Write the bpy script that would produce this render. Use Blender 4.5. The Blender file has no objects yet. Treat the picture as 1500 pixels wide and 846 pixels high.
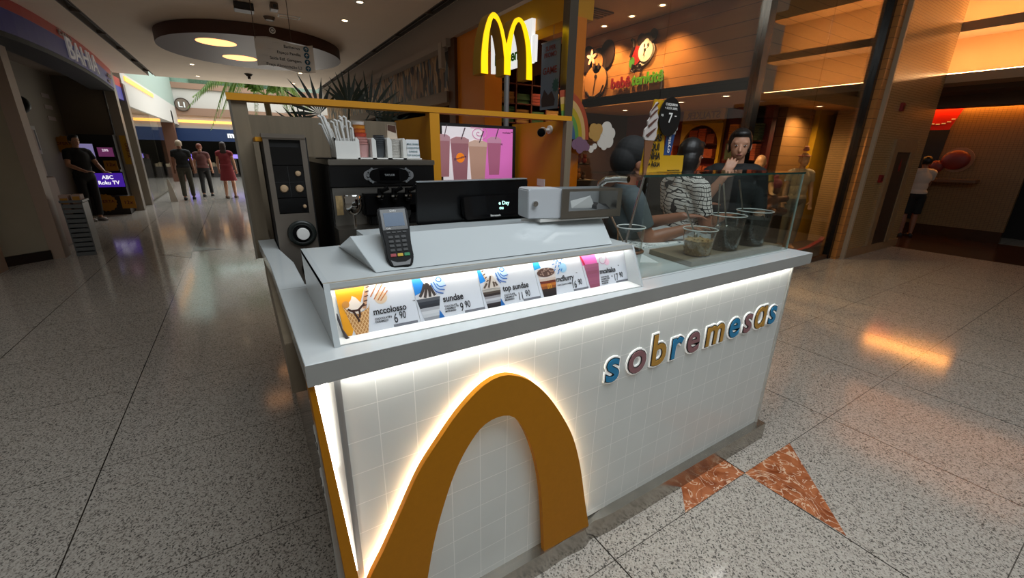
import bpy, bmesh, math, random
from mathutils import Vector, Matrix, Quaternion
D = bpy.data; S = bpy.context.scene; COL = S.collection
V = Vector; PI = math.pi
random.seed(7)

def lin(h):
    h = h.lstrip('#'); r = []
    for i in (0, 2, 4):
        v = int(h[i:i+2], 16)/255
        r.append(v/12.92 if v <= .04045 else ((v+.055)/1.055)**2.4)
    return (*r, 1)

# ---------------------------------------------------------------- camera, light, exposure
yw, pt, rl = math.radians(32.4), math.radians(18.2), math.radians(1.1)
fw = V((math.sin(yw)*math.cos(pt), math.cos(yw)*math.cos(pt), -math.sin(pt)))
rt = V((math.cos(yw), -math.sin(yw), 0)); up = rt.cross(fw)
rr = math.cos(rl)*rt+math.sin(rl)*up; uu = -math.sin(rl)*rt+math.cos(rl)*up
cam = D.cameras.new('camera'); cam.sensor_width = 36; cam.lens = 36*610/1500; cam.clip_start = .02; cam.clip_end = 200
camo = D.objects.new('camera', cam); COL.objects.link(camo)
camo.matrix_world = Matrix(((rr.x, uu.x, -fw.x, 0), (rr.y, uu.y, -fw.y, 0), (rr.z, uu.z, -fw.z, 1.55), (0, 0, 0, 1)))
S.camera = camo
S.view_settings.view_transform = 'Standard'; S.view_settings.look = 'None'
S.view_settings.gamma = 1; S.view_settings.use_curve_mapping = False
S.view_settings.exposure = 0.0
w = D.worlds.new('world'); S.world = w; w.use_nodes = True
w.node_tree.nodes['Background'].inputs[0].default_value = (1, .93, .84, 1)
w.node_tree.nodes['Background'].inputs[1].default_value = .13

def area(name, loc, size, power, color=(1, 1, 1), rot=(0, 0, 0), sy=None):
    l = D.lights.new(name, 'AREA'); l.energy = power; l.color = color; l.size = size
    if sy: l.shape = 'RECTANGLE'; l.size_y = sy
    o = D.objects.new(name, l); COL.objects.link(o); o.location = loc; o.rotation_euler = rot
    return o
def spot(name, loc, power, color, angle=100, blend=.6, r=.05, rot=(0, 0, 0)):
    l = D.lights.new(name, 'SPOT'); l.energy = power; l.color = color; l.spot_size = math.radians(angle); l.spot_blend = blend; l.shadow_soft_size = r
    o = D.objects.new(name, l); COL.objects.link(o); o.location = loc; o.rotation_euler = rot
    return o
WARM = (1, .56, .22); NEUT = (1, .90, .78); COOL = (.88, .95, 1)
# daylight from above in the atrium and kiosk hall, plus added fill lamps
area('atrium_daylight', (0, 20.5, 7.5), 8, 1500, COOL, (0, 0, 0), 11)
area('ceiling_fill_light', (1.7, 18.0, .04), 3, 200, (1, .93, .82), (math.radians(180), 0, 0), 4)  # unseen upward lamp added to lift the ceiling, standing in for sunlit floor
area('hall_daylight', (1.5, -.3, 4.3), 3.4, 150, COOL, (0, 0, 0), 2.6)
area('left_fill_light', (-3.2, 3.2, 4.4), 2.6, 28, COOL, (0, math.radians(-12), 0), 3.4)  # unseen soft lamp added to brighten the left pier and floor

# ---------------------------------------------------------------- materials
MATS = {}
def mat(name, col, rough=.5, metal=0, emit=0, ecol=None, var=0, scale=20, bump=0, spec=.5, coat=0):
    if name in MATS: return MATS[name]
    m = D.materials.new(name); m.use_nodes = True; nt = m.node_tree; b = nt.nodes['Principled BSDF']
    c = lin(col); b.inputs['Base Color'].default_value = c
    b.inputs['Roughness'].default_value = rough; b.inputs['Metallic'].default_value = metal
    b.inputs['Specular IOR Level'].default_value = spec; b.inputs['Coat Weight'].default_value = coat
    if emit:
        b.inputs['Emission Color'].default_value = lin(ecol) if ecol else c; b.inputs['Emission Strength'].default_value = emit
    if var or bump:
        tc = nt.nodes.new('ShaderNodeTexCoord'); n = nt.nodes.new('ShaderNodeTexNoise'); n.inputs['Scale'].default_value = scale; n.inputs['Detail'].default_value = 5
        nt.links.new(tc.outputs['Object'], n.inputs['Vector'])
        if var:
            mx = nt.nodes.new('ShaderNodeMix'); mx.data_type = 'RGBA'
            mx.inputs[6].default_value = tuple(v*(1-var) for v in c[:3])+(1,); mx.inputs[7].default_value = tuple(min(1, v*(1+var)) for v in c[:3])+(1,)
            nt.links.new(n.outputs['Fac'], mx.inputs[0]); nt.links.new(mx.outputs[2], b.inputs['Base Color'])
        if bump:
            bp = nt.nodes.new('ShaderNodeBump'); bp.inputs['Strength'].default_value = bump; bp.inputs['Distance'].default_value = .01
            nt.links.new(n.outputs['Fac'], bp.inputs['Height']); nt.links.new(bp.outputs[0], b.inputs['Normal'])
    MATS[name] = m; return m
def glow(name, col, s): return mat(name, col, .6, emit=s)
def glassm(name, tint='#f7fbf9', f0=.045, rough=.02):
    if name in MATS: return MATS[name]
    m = D.materials.new(name); m.use_nodes = True; nt = m.node_tree; nt.nodes.clear()
    o = nt.nodes.new('ShaderNodeOutputMaterial'); mx = nt.nodes.new('ShaderNodeMixShader'); t = nt.nodes.new('ShaderNodeBsdfTransparent'); g = nt.nodes.new('ShaderNodeBsdfGlossy')
    t.inputs[0].default_value = lin(tint); g.inputs['Roughness'].default_value = rough; g.inputs[0].default_value = (1, 1, 1, 1)
    lw = nt.nodes.new('ShaderNodeLayerWeight'); lw.inputs['Blend'].default_value = .35
    mr = nt.nodes.new('ShaderNodeMapRange'); mr.inputs['To Min'].default_value = f0; mr.inputs['To Max'].default_value = .8
    p = nt.nodes.new('ShaderNodeMath'); p.operation = 'POWER'; p.inputs[1].default_value = 2.5
    nt.links.new(lw.outputs['Facing'], p.inputs[0]); nt.links.new(p.outputs[0], mr.inputs['Value']); nt.links.new(mr.outputs[0], mx.inputs[0])
    nt.links.new(t.outputs[0], mx.inputs[1]); nt.links.new(g.outputs[0], mx.inputs[2]); nt.links.new(mx.outputs[0], o.inputs[0])
    MATS[name] = m; return m
def nodes_mat(name, rough=.5, metal=0, spec=.5):
    m = D.materials.new(name); m.use_nodes = True; nt = m.node_tree; b = nt.nodes['Principled BSDF']
    b.inputs['Roughness'].default_value = rough; b.inputs['Metallic'].default_value = metal; b.inputs['Specular IOR Level'].default_value = spec
    MATS[name] = m
    def N(t, **k):
        n = nt.nodes.new('ShaderNode'+t)
        for a, v in k.items():
            if a.startswith('i_'): n.inputs[a[2:].replace('_', ' ')].default_value = v
            else: setattr(n, a, v)
        return n
    def mth(op, a, bb=None):
        n = N('Math', operation=op)
        for i, x in enumerate((a, bb)):
            if x is None: continue
            if isinstance(x, (int, float)): n.inputs[i].default_value = x
            else: nt.links.new(x, n.inputs[i])
        return n.outputs[0]
    def mix(f, a, bb):
        n = N('Mix', data_type='RGBA')
        for i, x in ((0, f), (6, a), (7, bb)):
            if isinstance(x, (int, float, tuple)): n.inputs[i].default_value = x
            else: nt.links.new(x, n.inputs[i])
        return n.outputs[2]
    return m, nt, b, N, mth, mix
def joints(nt, N, mth, comp, pitch, off, wid):
    """1 inside a joint line running across component comp of the object position"""
    x = mth('DIVIDE', mth('SUBTRACT', comp, off), pitch)
    f = mth('ABSOLUTE', mth('SUBTRACT', x, mth('ROUND', x)))
    return mth('LESS_THAN', f, wid/pitch/2)

# polished speckled granite slabs
m_floor, nt, b, N, mth, mix = nodes_mat('granite', .2, 0, .38)
tc = N('TexCoord'); sx = N('SeparateXYZ'); nt.links.new(tc.outputs['Object'], sx.inputs[0])
jx = joints(nt, N, mth, sx.outputs[0], .93, 1.04, .006); jy = joints(nt, N, mth, sx.outputs[1], .857, .825, .004)
v1 = N('TexVoronoi', i_Scale=180.0); nt.links.new(tc.outputs['Object'], v1.inputs['Vector'])
bw = N('RGBToBW'); nt.links.new(v1.outputs['Color'], bw.inputs[0])
r1 = N('ValToRGB'); r1.color_ramp.elements[0].position = .16; r1.color_ramp.elements[0].color = lin('#45423e'); r1.color_ramp.elements[1].position = .40; r1.color_ramp.elements[1].color = lin('#a39b91')
e = r1.color_ramp.elements.new(.75); e.color = lin('#b5aea4')
nt.links.new(bw.outputs[0], r1.inputs[0])
n2 = N('TexNoise', i_Scale=1.3, i_Detail=4.0); nt.links.new(tc.outputs['Object'], n2.inputs['Vector'])
bas = mix(mth('MULTIPLY', n2.outputs['Fac'], .2), r1.outputs[0], lin('#9d968c'))
jj = mth('MAXIMUM', jx, mth('MULTIPLY', jy, .8))
nt.links.new(mix(jj, bas, lin('#2a241f')), b.inputs['Base Color'])
nt.links.new(mth('ADD', mth('MULTIPLY', n2.outputs['Fac'], .10), .06), b.inputs['Roughness'])

# red brown marble inlay
m_marble, nt, b, N, mth, mix = nodes_mat('red_marble', .18)
tc = N('TexCoord'); n1 = N('TexNoise', i_Scale=9.0, i_Detail=6.0, i_Distortion=1.6); nt.links.new(tc.outputs['Object'], n1.inputs['Vector'])
r1 = N('ValToRGB'); r1.color_ramp.elements[0].position = .3; r1.color_ramp.elements[0].color = lin('#7a3a1c'); r1.color_ramp.elements[1].position = .62; r1.color_ramp.elements[1].color = lin('#b06a42')
nt.links.new(n1.outputs['Fac'], r1.inputs[0])
n3 = N('TexNoise', i_Scale=7.0, i_Detail=3.0, i_Distortion=2.5); nt.links.new(tc.outputs['Object'], n3.inputs['Vector'])
vein = mth('LESS_THAN', mth('ABSOLUTE', mth('SUBTRACT', n3.outputs['Fac'], .5)), .016)
nt.links.new(mix(mth('MULTIPLY', vein, .75), r1.outputs[0], lin('#dcc0a4')), b.inputs['Base Color'])

# white glazed tiles of the kiosk front
m_tile, nt, b, N, mth, mix = nodes_mat('white_tiles', .22)
tc = N('TexCoord'); sx = N('SeparateXYZ'); nt.links.new(tc.outputs['Object'], sx.inputs[0])
jx = joints(nt, N, mth, sx.outputs[0], .1, .0105, .0024); jz = joints(nt, N, mth, sx.outputs[2], .1, .026, .0024)
j = mth('MAXIMUM', jx, jz)
n1 = N('TexNoise', i_Scale=6.0, i_Detail=4.0); nt.links.new(tc.outputs['Object'], n1.inputs['Vector'])
bas = mix(n1.outputs['Fac'], lin('#cfd3d0'), lin('#dadedb'))
nt.links.new(mix(mth('MULTIPLY', j, .65), bas, lin('#fbfbf8')), b.inputs['Base Color'])

def planks(name, ca, cb, groove, pitch, axis=2, gw=.006, rough=.4, along=0):
    m, nt, b, N, mth, mix = nodes_mat(name, rough)
    tc = N('TexCoord'); sx = N('SeparateXYZ'); nt.links.new(tc.outputs['Object'], sx.inputs[0])
    mp = N('Mapping'); sc = [14, 14, 14]; sc[along] = 1.2; mp.inputs['Scale'].default_value = sc; nt.links.new(tc.outputs['Object'], mp.inputs[0])
    n1 = N('TexNoise', i_Scale=2.0, i_Detail=6.0, i_Distortion=.6); nt.links.new(mp.outputs[0], n1.inputs['Vector'])
    bas = mix(n1.outputs['Fac'], lin(ca), lin(cb))
    if pitch:
        j = joints(nt, N, mth, sx.outputs[axis], pitch, 0.03, gw); bas = mix(j, bas, lin(groove))
    nt.links.new(bas, b.inputs['Base Color']); return m
m_wood = planks('grey_brown_oak', '#6e6250', '#8d7f6a', '#3a3226', 0, along=2, rough=.45)
m_shopwood = planks('warm_boards', '#a5713f', '#b9824c', '#5a3518', .155, rough=.35, along=1)
m_slats = planks('slat_boards', '#8a6238', '#a07544', '#4a2d14', .14, rough=.45, along=0)
m_board = planks('chopping_board', '#6d6250', '#857864', '#333', 0, along=0, rough=.5)
def mosaic(name, ca, cb, grout, px, pz, ax, rough=.25):
    m, nt, b, N, mth, mix = nodes_mat(name, rough)
    tc = N('TexCoord'); sx = N('SeparateXYZ'); nt.links.new(tc.outputs['Object'], sx.inputs[0])
    j = mth('MAXIMUM', joints(nt, N, mth, sx.outputs[ax], px, 0, .006), joints(nt, N, mth, sx.outputs[2], pz, 0, .006))
    n1 = N('TexNoise', i_Scale=30.0, i_Detail=2.0); nt.links.new(tc.outputs['Object'], n1.inputs['Vector'])
    nt.links.new(mix(j, mix(n1.outputs['Fac'], lin(ca), lin(cb)), lin(grout)), b.inputs['Base Color'])
    bp = N('Bump', i_Strength=.3); nt.links.new(j, bp.inputs['Height']); bp.invert = True; nt.links.new(bp.outputs[0], b.inputs['Normal']); return m
m_mosaic = mosaic('beige_mosaic_x', '#97794f', '#a88a60', '#7c6242', .06, .035, 0)
m_mosaicy = mosaic('beige_mosaic_y', '#735634', '#84663f', '#5c442a', .06, .035, 1, .4)

white = mat('white_laminate', '#bcc3c5', .12, var=.03, scale=4)
slabm = mat('worktop_white', '#c3c9ca', .12, var=.05, scale=5)
wht = mat('white_matte', '#e6e6e2', .5)
paper = mat('paper', '#e9ebee', .55)
black = mat('black_plastic', '#060607', .4, spec=.18)
blackm = mat('black_matte', '#101011', .6)
dgrey = mat('dark_grey', '#2a2b2c', .45)
steel = mat('brushed_steel', '#a9a59d', .28, 1, var=.15, scale=8)
steelb = mat('worn_steel', '#a8a39a', .2, .88, var=.25, scale=9, bump=.12)
chrome = mat('chrome', '#cfcfcd', .08, 1)
yel = mat('kiosk_yellow', '#cf8c02', .65, var=.05, scale=6)
arch_m = mat('arch_yellow', '#b27200', .6, var=.08, scale=60, spec=.25)
ink = mat('black_ink', '#111114', .5)
led = glow('led_white', '#fff6e8', 22)
ledw = glow('led_warm', '#ffb35c', 12)
ceilm = mat('ceiling_plaster', '#f0dfcb', .8, var=.05, scale=2)
glass = glassm('clear_glass')
acryl = glassm('clear_acrylic', '#f6f8f7', .05, .05)
skin_l = mat('skin_light', '#b98a70', .5, var=.06, scale=30); skin_m = mat('skin_brown', '#8a5a42', .5, var=.08, scale=30); skin_d = mat('mannequin_beige', '#c9a07c', .5)
hairm = mat('dark_hair', '#0e0a09', .45, var=.4, scale=60)

# ---------------------------------------------------------------- building helpers
class MB:
    def __init__(s): s.bm = bmesh.new(); s.mi = 0
    def face(s, pts):
        f = s.bm.faces.new([s.bm.verts.new(p) for p in pts]); return f
    def box(s, a, b, M=None):
        a, b = V(a), V(b); vs = []
        for z in (a.z, b.z):
            for x, y in ((a.x, a.y), (b.x, a.y), (b.x, b.y), (a.x, b.y)):
                p = V((x, y, z)); vs.append(s.bm.verts.new(M @ p if M else p))
        for q in ((3, 2, 1, 0), (4, 5, 6, 7), (0, 1, 5, 4), (1, 2, 6, 5), (2, 3, 7, 6), (3, 0, 4, 7)): s.bm.faces.new([vs[i] for i in q])
        return s
    def prism(s, pts, ext):
        ext = V(ext); a = [s.bm.verts.new(p) for p in pts]; b = [s.bm.verts.new(V(p)+ext) for p in pts]; n = len(a)
        s.bm.faces.new(a); s.bm.faces.new(b[::-1])
        for i in range(n): s.bm.faces.new((a[i], b[i], b[(i+1) % n], a[(i+1) % n]))
        return s
    def band(s, A, B, ext):
        """solid between two open outlines with the same number of points"""
        ext = V(ext); n = len(A); v = [[s.bm.verts.new(V(p)+o) for p in L] for L in (A, B) for o in (V(), ext)]
        a0, a1, b0, b1 = v
        for i in range(n-1):
            for q in ((a0[i], a0[i+1], b0[i+1], b0[i]), (a1[i+1], a1[i], b1[i], b1[i+1]), (a0[i], a1[i], a1[i+1], a0[i+1]), (b0[i+1], b1[i+1], b1[i], b0[i])): s.bm.faces.new(q)
        s.bm.faces.new((a0[0], b0[0], b1[0], a1[0])); s.bm.faces.new((a0[-1], a1[-1], b1[-1], b0[-1]))
        return s
    def cyl(s, p0, p1, r0, r1=None, n=16, ends=True, fl=1):
        r1 = r0 if r1 is None else r1; p0, p1 = V(p0), V(p1); d = (p1-p0).normalized()
        x = d.orthogonal().normalized()
        if abs(d.z) < .95: x = V((0, 0, 1)).cross(d).normalized()
        else: x = V((1, 0, 0)); x = (x-d*x.dot(d)).normalized()
        y = d.cross(x); R = []
        for p, r in ((p0, r0), (p1, r1)): R.append([s.bm.verts.new(p+(x*math.cos(2*PI*i/n)+y*math.sin(2*PI*i/n)*fl)*r) for i in range(n)])
        for i in range(n): s.bm.faces.new((R[0][i], R[0][(i+1) % n], R[1][(i+1) % n], R[1][i]))
        if ends: s.bm.faces.new(R[0][::-1]); s.bm.faces.new(R[1])
        return s
    def tube(s, pts, r, n=8, closed=False):
        pts = [V(p) for p in pts]; k = len(pts); rs = r if isinstance(r, (list, tuple)) else [r]*k; R = []
        nx = None
        for i, p in enumerate(pts):
            t = (pts[(i+1) % k] - pts[i-1]) if (closed or 0 < i < k-1) else (pts[1]-pts[0] if i == 0 else pts[-1]-pts[-2])
            t.normalize()
            if nx is None: nx = t.orthogonal().normalized()
            nx = (nx-t*nx.dot(t)).normalized(); ny = t.cross(nx)
            R.append([s.bm.verts.new(p+(nx*math.cos(2*PI*j/n)+ny*math.sin(2*PI*j/n))*rs[i]) for j in range(n)])
        for i in range(k if closed else k-1):
            A, B = R[i], R[(i+1) % k]
            for j in range(n): s.bm.faces.new((A[j], A[(j+1) % n], B[(j+1) % n], B[j]))
        if not closed: s.bm.faces.new(R[0][::-1]); s.bm.faces.new(R[-1])
        return s
    def lathe(s, prof, c=(0, 0, 0), n=24, M=None, sx=1, sy=1):
        c = V(c); R = []
        for r, z in prof:
            ring = []
            for i in range(n):
                a = 2*PI*i/n; p = V((r*math.cos(a)*sx, r*math.sin(a)*sy, z)); p = M @ p if M else p
                ring.append(s.bm.verts.new(c+p))
            R.append(ring)
        for A, B in zip(R, R[1:]):
            for i in range(n): s.bm.faces.new((A[i], A[(i+1) % n], B[(i+1) % n], B[i]))
        if prof[0][0] > 1e-5: s.bm.faces.new(R[0][::-1])
        if prof[-1][0] > 1e-5: s.bm.faces.new(R[-1])
        return s
    def ell(s, c, r, M=None, n=16):
        r = (r, r, r) if isinstance(r, (int, float)) else r
        m = Matrix.Translation(c) @ (M.to_4x4() if M else Matrix()) @ Matrix.Diagonal((*r, 1))
        bmesh.ops.create_uvsphere(s.bm, u_segments=n, v_segments=max(6, n*2//3), radius=1, matrix=m); return s
    def cap(s, p0, p1, r0, r1=None, n=14, fl=1):
        r1 = r0 if r1 is None else r1
        s.cyl(p0, p1, r0, r1, n, True, fl); s.ell(p0, r0 if fl == 1 else r0*.97*min(1, fl), n=12); s.ell(p1, r1 if fl == 1 else r1*.97*min(1, fl), n=12); return s
    def text(s, t, o, x, y, size, depth=.001, bold=0, align='CENTER', sp=1, sx=1, slant=0):
        c = D.curves.new('t', 'FONT'); c.body = t; c.size = 1; c.extrude = .5; c.offset = bold; c.align_x = align; c.space_character = sp; c.shear = slant; c.resolution_u = 4
        ob = D.objects.new('t', c); me = D.meshes.new_from_object(ob); x, y = V(x).normalized(), V(y).normalized(); z = x.cross(y)
        for vv in me.vertices: vv.co = V(o)+x*vv.co.x*size*sx+y*vv.co.y*size+z*(vv.co.z+.5)*depth
        s.bm.from_mesh(me); D.meshes.remove(me); D.objects.remove(ob); D.curves.remove(c); return s
    def frame(s, a, b, t, axis, d):
        """rectangular picture-frame between corners a,b lying across axis, bar width t, depth d"""
        a, b = V(a), V(b); i, j = [k for k in range(3) if k != axis]
        for lo_i, hi_i, lo_j, hi_j in ((a[i], b[i], a[j], a[j]+t), (a[i], b[i], b[j]-t, b[j]), (a[i], a[i]+t, a[j]+t, b[j]-t), (b[i]-t, b[i], a[j]+t, b[j]-t)):
            p, q = V((0, 0, 0)), V((0, 0, 0)); p[axis] = a[axis]; q[axis] = a[axis]+d; p[i] = lo_i; q[i] = hi_i; p[j] = lo_j; q[j] = hi_j; s.box(p, q)
        return s

ROOTS = {}
def finish(me, m, smooth):
    for mm in (m if isinstance(m, list) else [m]): me.materials.append(mm)
    if smooth:
        for p in me.polygons: p.use_smooth = True
def obj(name, mb, m, parent=None, smooth=False, bevel=0, world=True, seg=2):
    bm = mb.bm
    if parent is not None and world:
        r = parent
        while r.parent: r = r.parent
        if r.name in ROOTS:
            loc, rz = ROOTS[r.name]; bmesh.ops.transform(bm, matrix=(Matrix.Translation(loc) @ Matrix.Rotation(rz, 4, 'Z')).inverted(), verts=bm.verts)
    if bevel: bmesh.ops.bevel(bm, geom=list(bm.edges), offset=bevel, segments=seg, affect='EDGES', clamp_overlap=True)
    bmesh.ops.recalc_face_normals(bm, faces=bm.faces)
    me = D.meshes.new(name); bm.to_mesh(me); bm.free(); finish(me, m, smooth)
    if smooth and smooth != 'all':
        me.set_sharp_from_angle(angle=math.radians(40))
    o = D.objects.new(name, me); COL.objects.link(o)
    if parent is not None: o.parent = parent
    return o
def fuse(name, mb, m, parent, voxel=.008, it=3, world=False):
    """overlapping solids -> one continuous smooth skin"""
    o = obj(name, mb, m, parent, world=world)
    par = o.parent; o.parent = None
    r = o.modifiers.new('r', 'REMESH'); r.mode = 'VOXEL'; r.voxel_size = voxel; r.use_smooth_shade = True
    sm = o.modifiers.new('s', 'SMOOTH'); sm.iterations = it; sm.factor = .5
    dg = bpy.context.evaluated_depsgraph_get(); me = D.meshes.new_from_object(o.evaluated_get(dg)); old = o.data
    o.modifiers.clear(); o.data = me; me.name = name
    if old.users == 0: D.meshes.remove(old)
    for p in me.polygons: p.use_smooth = True
    o.parent = par; return o
def tag(o, label=None, cat=None, group=None, kind=None):
    if label: o['label'] = label
    if cat: o['category'] = cat
    if group: o['group'] = group
    if kind: o['kind'] = kind
    return o
def thing(name, label, cat, loc=(0, 0, 0), rz=0, group=None):
    o = D.objects.new(name, None); COL.objects.link(o); o.empty_display_size = .05
    o.location = loc; o.rotation_euler = (0, 0, rz); ROOTS[o.name] = (V(loc), rz)
    return tag(o, label, cat, group)
def one(name, mb, m, label, cat, group=None, **k): return tag(obj(name, mb, m, **k), label, cat, group)
def struct(name, mb, m, **k): return tag(obj(name, mb, m, **k), kind='structure')
def dup(o, loc=None, rz=None, label=None, group=None, parent=None):
    c = o.copy(); COL.objects.link(c)
    if parent is not None: c.parent = parent
    if loc is not None: c.location = loc
    if rz is not None: c.rotation_euler = (0, 0, rz)
    if label: c['label'] = label
    if group: c['group'] = group
    for ch in list(o.children): dup(ch, parent=c)
    return c
def rot(ax, deg): return Matrix.Rotation(math.radians(deg), 3, ax)
def bez(pts, n=12):
    """smooth curve through points (Catmull-Rom)"""
    pts = [V(p) for p in pts]; P = [pts[0]*2-pts[1]]+pts+[pts[-1]*2-pts[-2]]; out = []
    for i in range(1, len(P)-2):
        for k in range(n):
            t = k/n; a, b2, c, d = P[i-1], P[i], P[i+1], P[i+2]
            out.append(.5*((2*b2)+(c-a)*t+(2*a-5*b2+4*c-d)*t*t+(-a+3*b2-3*c+d)*t**3))
    return out+[pts[-1]]
# ================================================================ THE SETTING
struct('floor', MB().box((-9, -7, -.08), (17, 42, 0)), m_floor)
# marble inlays let into the granite
t = MB(); t.prism([(1.965, .825, .0002), (2.42, .825, .0002), (1.98, .385, .0002)], (0, 0, .0012)); t.prism([(1.965, .826, .0002), (1.485, .826, .0002), (1.965, 1.27, .0002)], (0, 0, .0012)); struct('trim_1', t, m_marble)
t = MB(); t.prism([(-.82, 7.95, .0005), (-1.2, 7.88, .0005), (-.80, 7.45, .0005)], (0, 0, .002)); t.prism([(-.82, 7.95, .0005), (-.4, 7.9, .0005), (-.84, 8.35, .0005)], (0, 0, .002)); struct('trim_2', t, mat('dark_marble', '#3d2418', .2, var=.3))
struct('trim_3', MB().box((10.15, -6, .0002), (12.45, 6, .004)), mat('brown_marble', '#3a2416', .2, var=.35, scale=6))
# corridor ceiling: strips with two air slots between them
c = MB(); z0, z1 = 3.15, 3.45
for x0, x1 in ((-2.25, -1.55), (-1.41, 2.2), (2.33, 2.42)): c.box((x0, 2.2, z0), (x1, 14.2, z1))
struct('ceiling', c, ceilm)
for i, (x0, x1) in enumerate(((-1.55, -1.41), (2.2, 2.33))):
    s = thing('air_slot', ('long dark linear air slot in the ceiling above the blue store sign', 'long dark linear air slot in the ceiling above the orange shopfront')[i], 'air vent', ((x0+x1)/2, 2.2, z0))
    obj('slot_box', MB().box((x0, 2.2, z0+.09), (x1, 14.2, z0+.2)), mat('slot_dark', '#2b221b', .6), s)
    f = MB(); f.box((x0, 2.2, z0-.004), (x0+.012, 14.2, z0+.1)); f.box((x1-.012, 2.2, z0-.004), (x1, 14.2, z0+.1)); f.box((x0+.085, 2.2, z0+.02), (x0+.095, 14.2, z0+.09)); obj('slot_edge', f, mat('slot_edge', '#6d6258', .5), s)
    f = MB()
    for k in range(9): f.box((x0+.012, 3+k*1.3, z0), (x1-.012, 3.02+k*1.3, z0+.05))
    obj('slot_bridge', f, mat('slot_edge', '#6d6258', .5), s)
# beam over the shopfront, the orange corner shopfront
struct('trim_4', MB().box((2.34, 2.86, 2.82), (2.75, 14.2, 3.45)).box((2.30, 5.2, 2.74), (2.6, 14.2, 2.82)), mat('beam_plaster', '#a99a8c', .75))
orange = mat('orange_lacquer', '#ee8a12', .4); orange2 = mat('mustard_lacquer', '#e0a408', .4)
f = MB(); f.box((2.40, 4.42, 0), (2.62, 5.1, 2.82)); struct('wall_left_shopfront', f, orange)
struct('wall_header', MB().box((2.40, 2.95, 2.57), (2.6, 4.42, 2.82)), orange2)
struct('trim_5', MB().box((2.36, 5.1, 0), (2.62, 5.28, 2.82)), mat('brown_jamb', '#5a371c', .5))
struct('trim_6', MB().box((2.40, 2.93, 0), (2.52, 3.02, 2.57)), orange)
# feather shingle frieze of the next shop
m, nt, b, N, mth, mix = nodes_mat('feather_shingles', .5)
tc = N('TexCoord'); mp = N('Mapping'); mp.inputs['Scale'].default_value = (1, 20, 6); nt.links.new(tc.outputs['Object'], mp.inputs[0])
vo = N('TexVoronoi', i_Scale=1.0); nt.links.new(mp.outputs[0], vo.inputs['Vector']); bw = N('RGBToBW'); nt.links.new(vo.outputs['Color'], bw.inputs[0])
r = N('ValToRGB'); r.color_ramp.interpolation = 'CONSTANT'; r.color_ramp.elements[0].color = lin('#1c120d')
r.color_ramp.elements[1].position = .36; r.color_ramp.elements[1].color = lin('#8f6a4a')
for p, cc in ((.5, '#c29a6c'), (.6, '#56656e'), (.7, '#a88058'), (.82, '#d0b690')): r.color_ramp.elements.new(p).color = lin(cc)
nt.links.new(bw.outputs[0], r.inputs[0]); nt.links.new(r.outputs[0], b.inputs['Base Color'])
struct('wall_frieze', MB().box((2.43, 5.3, 2.28), (2.55, 14.2, 2.74)), m)
struct('trim_7', MB().box((2.33, 5.28, 2.13), (2.5, 14.2, 2.26)), mat('frieze_ledge', '#76604c', .5))
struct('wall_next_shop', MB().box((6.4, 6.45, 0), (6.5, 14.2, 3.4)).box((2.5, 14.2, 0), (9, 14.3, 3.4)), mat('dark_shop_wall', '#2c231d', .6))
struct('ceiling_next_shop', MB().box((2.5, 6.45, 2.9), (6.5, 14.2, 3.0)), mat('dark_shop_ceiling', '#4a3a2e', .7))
# glass front of the children's shop
for i, (x0, x1) in enumerate(((2.36, 3.42), (3.425, 4.9), (5.02, 6.37), (6.375, 7.84))):
    struct('window_%d' % (i+1), MB().box((x0, 2.875, .06), (x1, 2.885, 4.3)), glassm('shop_glass', '#f2efe6', .05))
struct('trim_8', MB().box((2.27, 2.84, 0), (2.35, 2.92, 2.9)), mat('shop_chrome', '#8d877e', .18, 1))
struct('trim_9', MB().box((4.9, 2.83, 0), (5.02, 2.93, 4.3)), mat('shop_chrome', '#8d877e', .18, 1))
struct('trim_10', MB().box((7.84, 2.83, 0), (7.92, 2.93, 4.3)), mat('black_frame', '#0d0b0a', .25))
struct('trim_11', MB().box((2.36, 2.85, 0), (7.84, 2.9, .06)), mat('brown_sill', '#4a2f1c', .4))
struct('trim_12', MB().box((7.92, 2.76, 0), (8.1, 2.9, 4.6)), planks('column_boards', '#a5682c', '#b87a3a', '#4a2612', .13, rough=.45, along=0))
# tiled column
struct('wall_column', MB().box((8.12, 2.72, .14), (10.3, 3.3, 4.6)), m_mosaic)
struct('trim_13', MB().box((8.08, 2.705, 0), (8.13, 2.76, 4.6)), mat('pale_stone_edge', '#a5927a', .5))
struct('baseboard_column', MB().box((8.13, 2.70, 0), (10.32, 3.3, .14)), mat('beige_marble', '#8b6f50', .35, var=.2, scale=12))
# corridor behind the column: bulkhead with two lit coves
bulk = mat('bulkhead_plaster', '#b48f63', .75); ledge = mat('ledge_plaster', '#a08468', .7)
struct('wall_bulkhead', MB().box((10.85, -.1, 2.8), (11.0, 3.3, 5.2)).box((10.3, -.1, 4.35), (10.85, 3.3, 4.5)), bulk)
struct('trim_14', MB().box((10.3, -.1, 2.78), (10.85, 3.3, 2.92)), ledge)
struct('trim_15', MB().box((10.3, -.1, 3.54), (10.85, 3.3, 3.68)), ledge)
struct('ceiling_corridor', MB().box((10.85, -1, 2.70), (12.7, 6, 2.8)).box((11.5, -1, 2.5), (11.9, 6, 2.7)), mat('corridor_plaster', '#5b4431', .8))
struct('wall_corridor', MB().box((12.5, 1.75, .22), (12.62, 6, 2.7)), m_mosaicy)
struct('baseboard_corridor', MB().box((12.47, 1.75, 0), (12.62, 6, .22)), mat('brown_marble', '#3a2416', .2))
struct('wall_corridor_end', MB().box((13.6, -6, 0), (13.7, 6, 2.7)).box((10.3, 6, 0), (13.7, 6.1, 2.7)), mat('dark_recess', '#15100c', .8))
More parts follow.
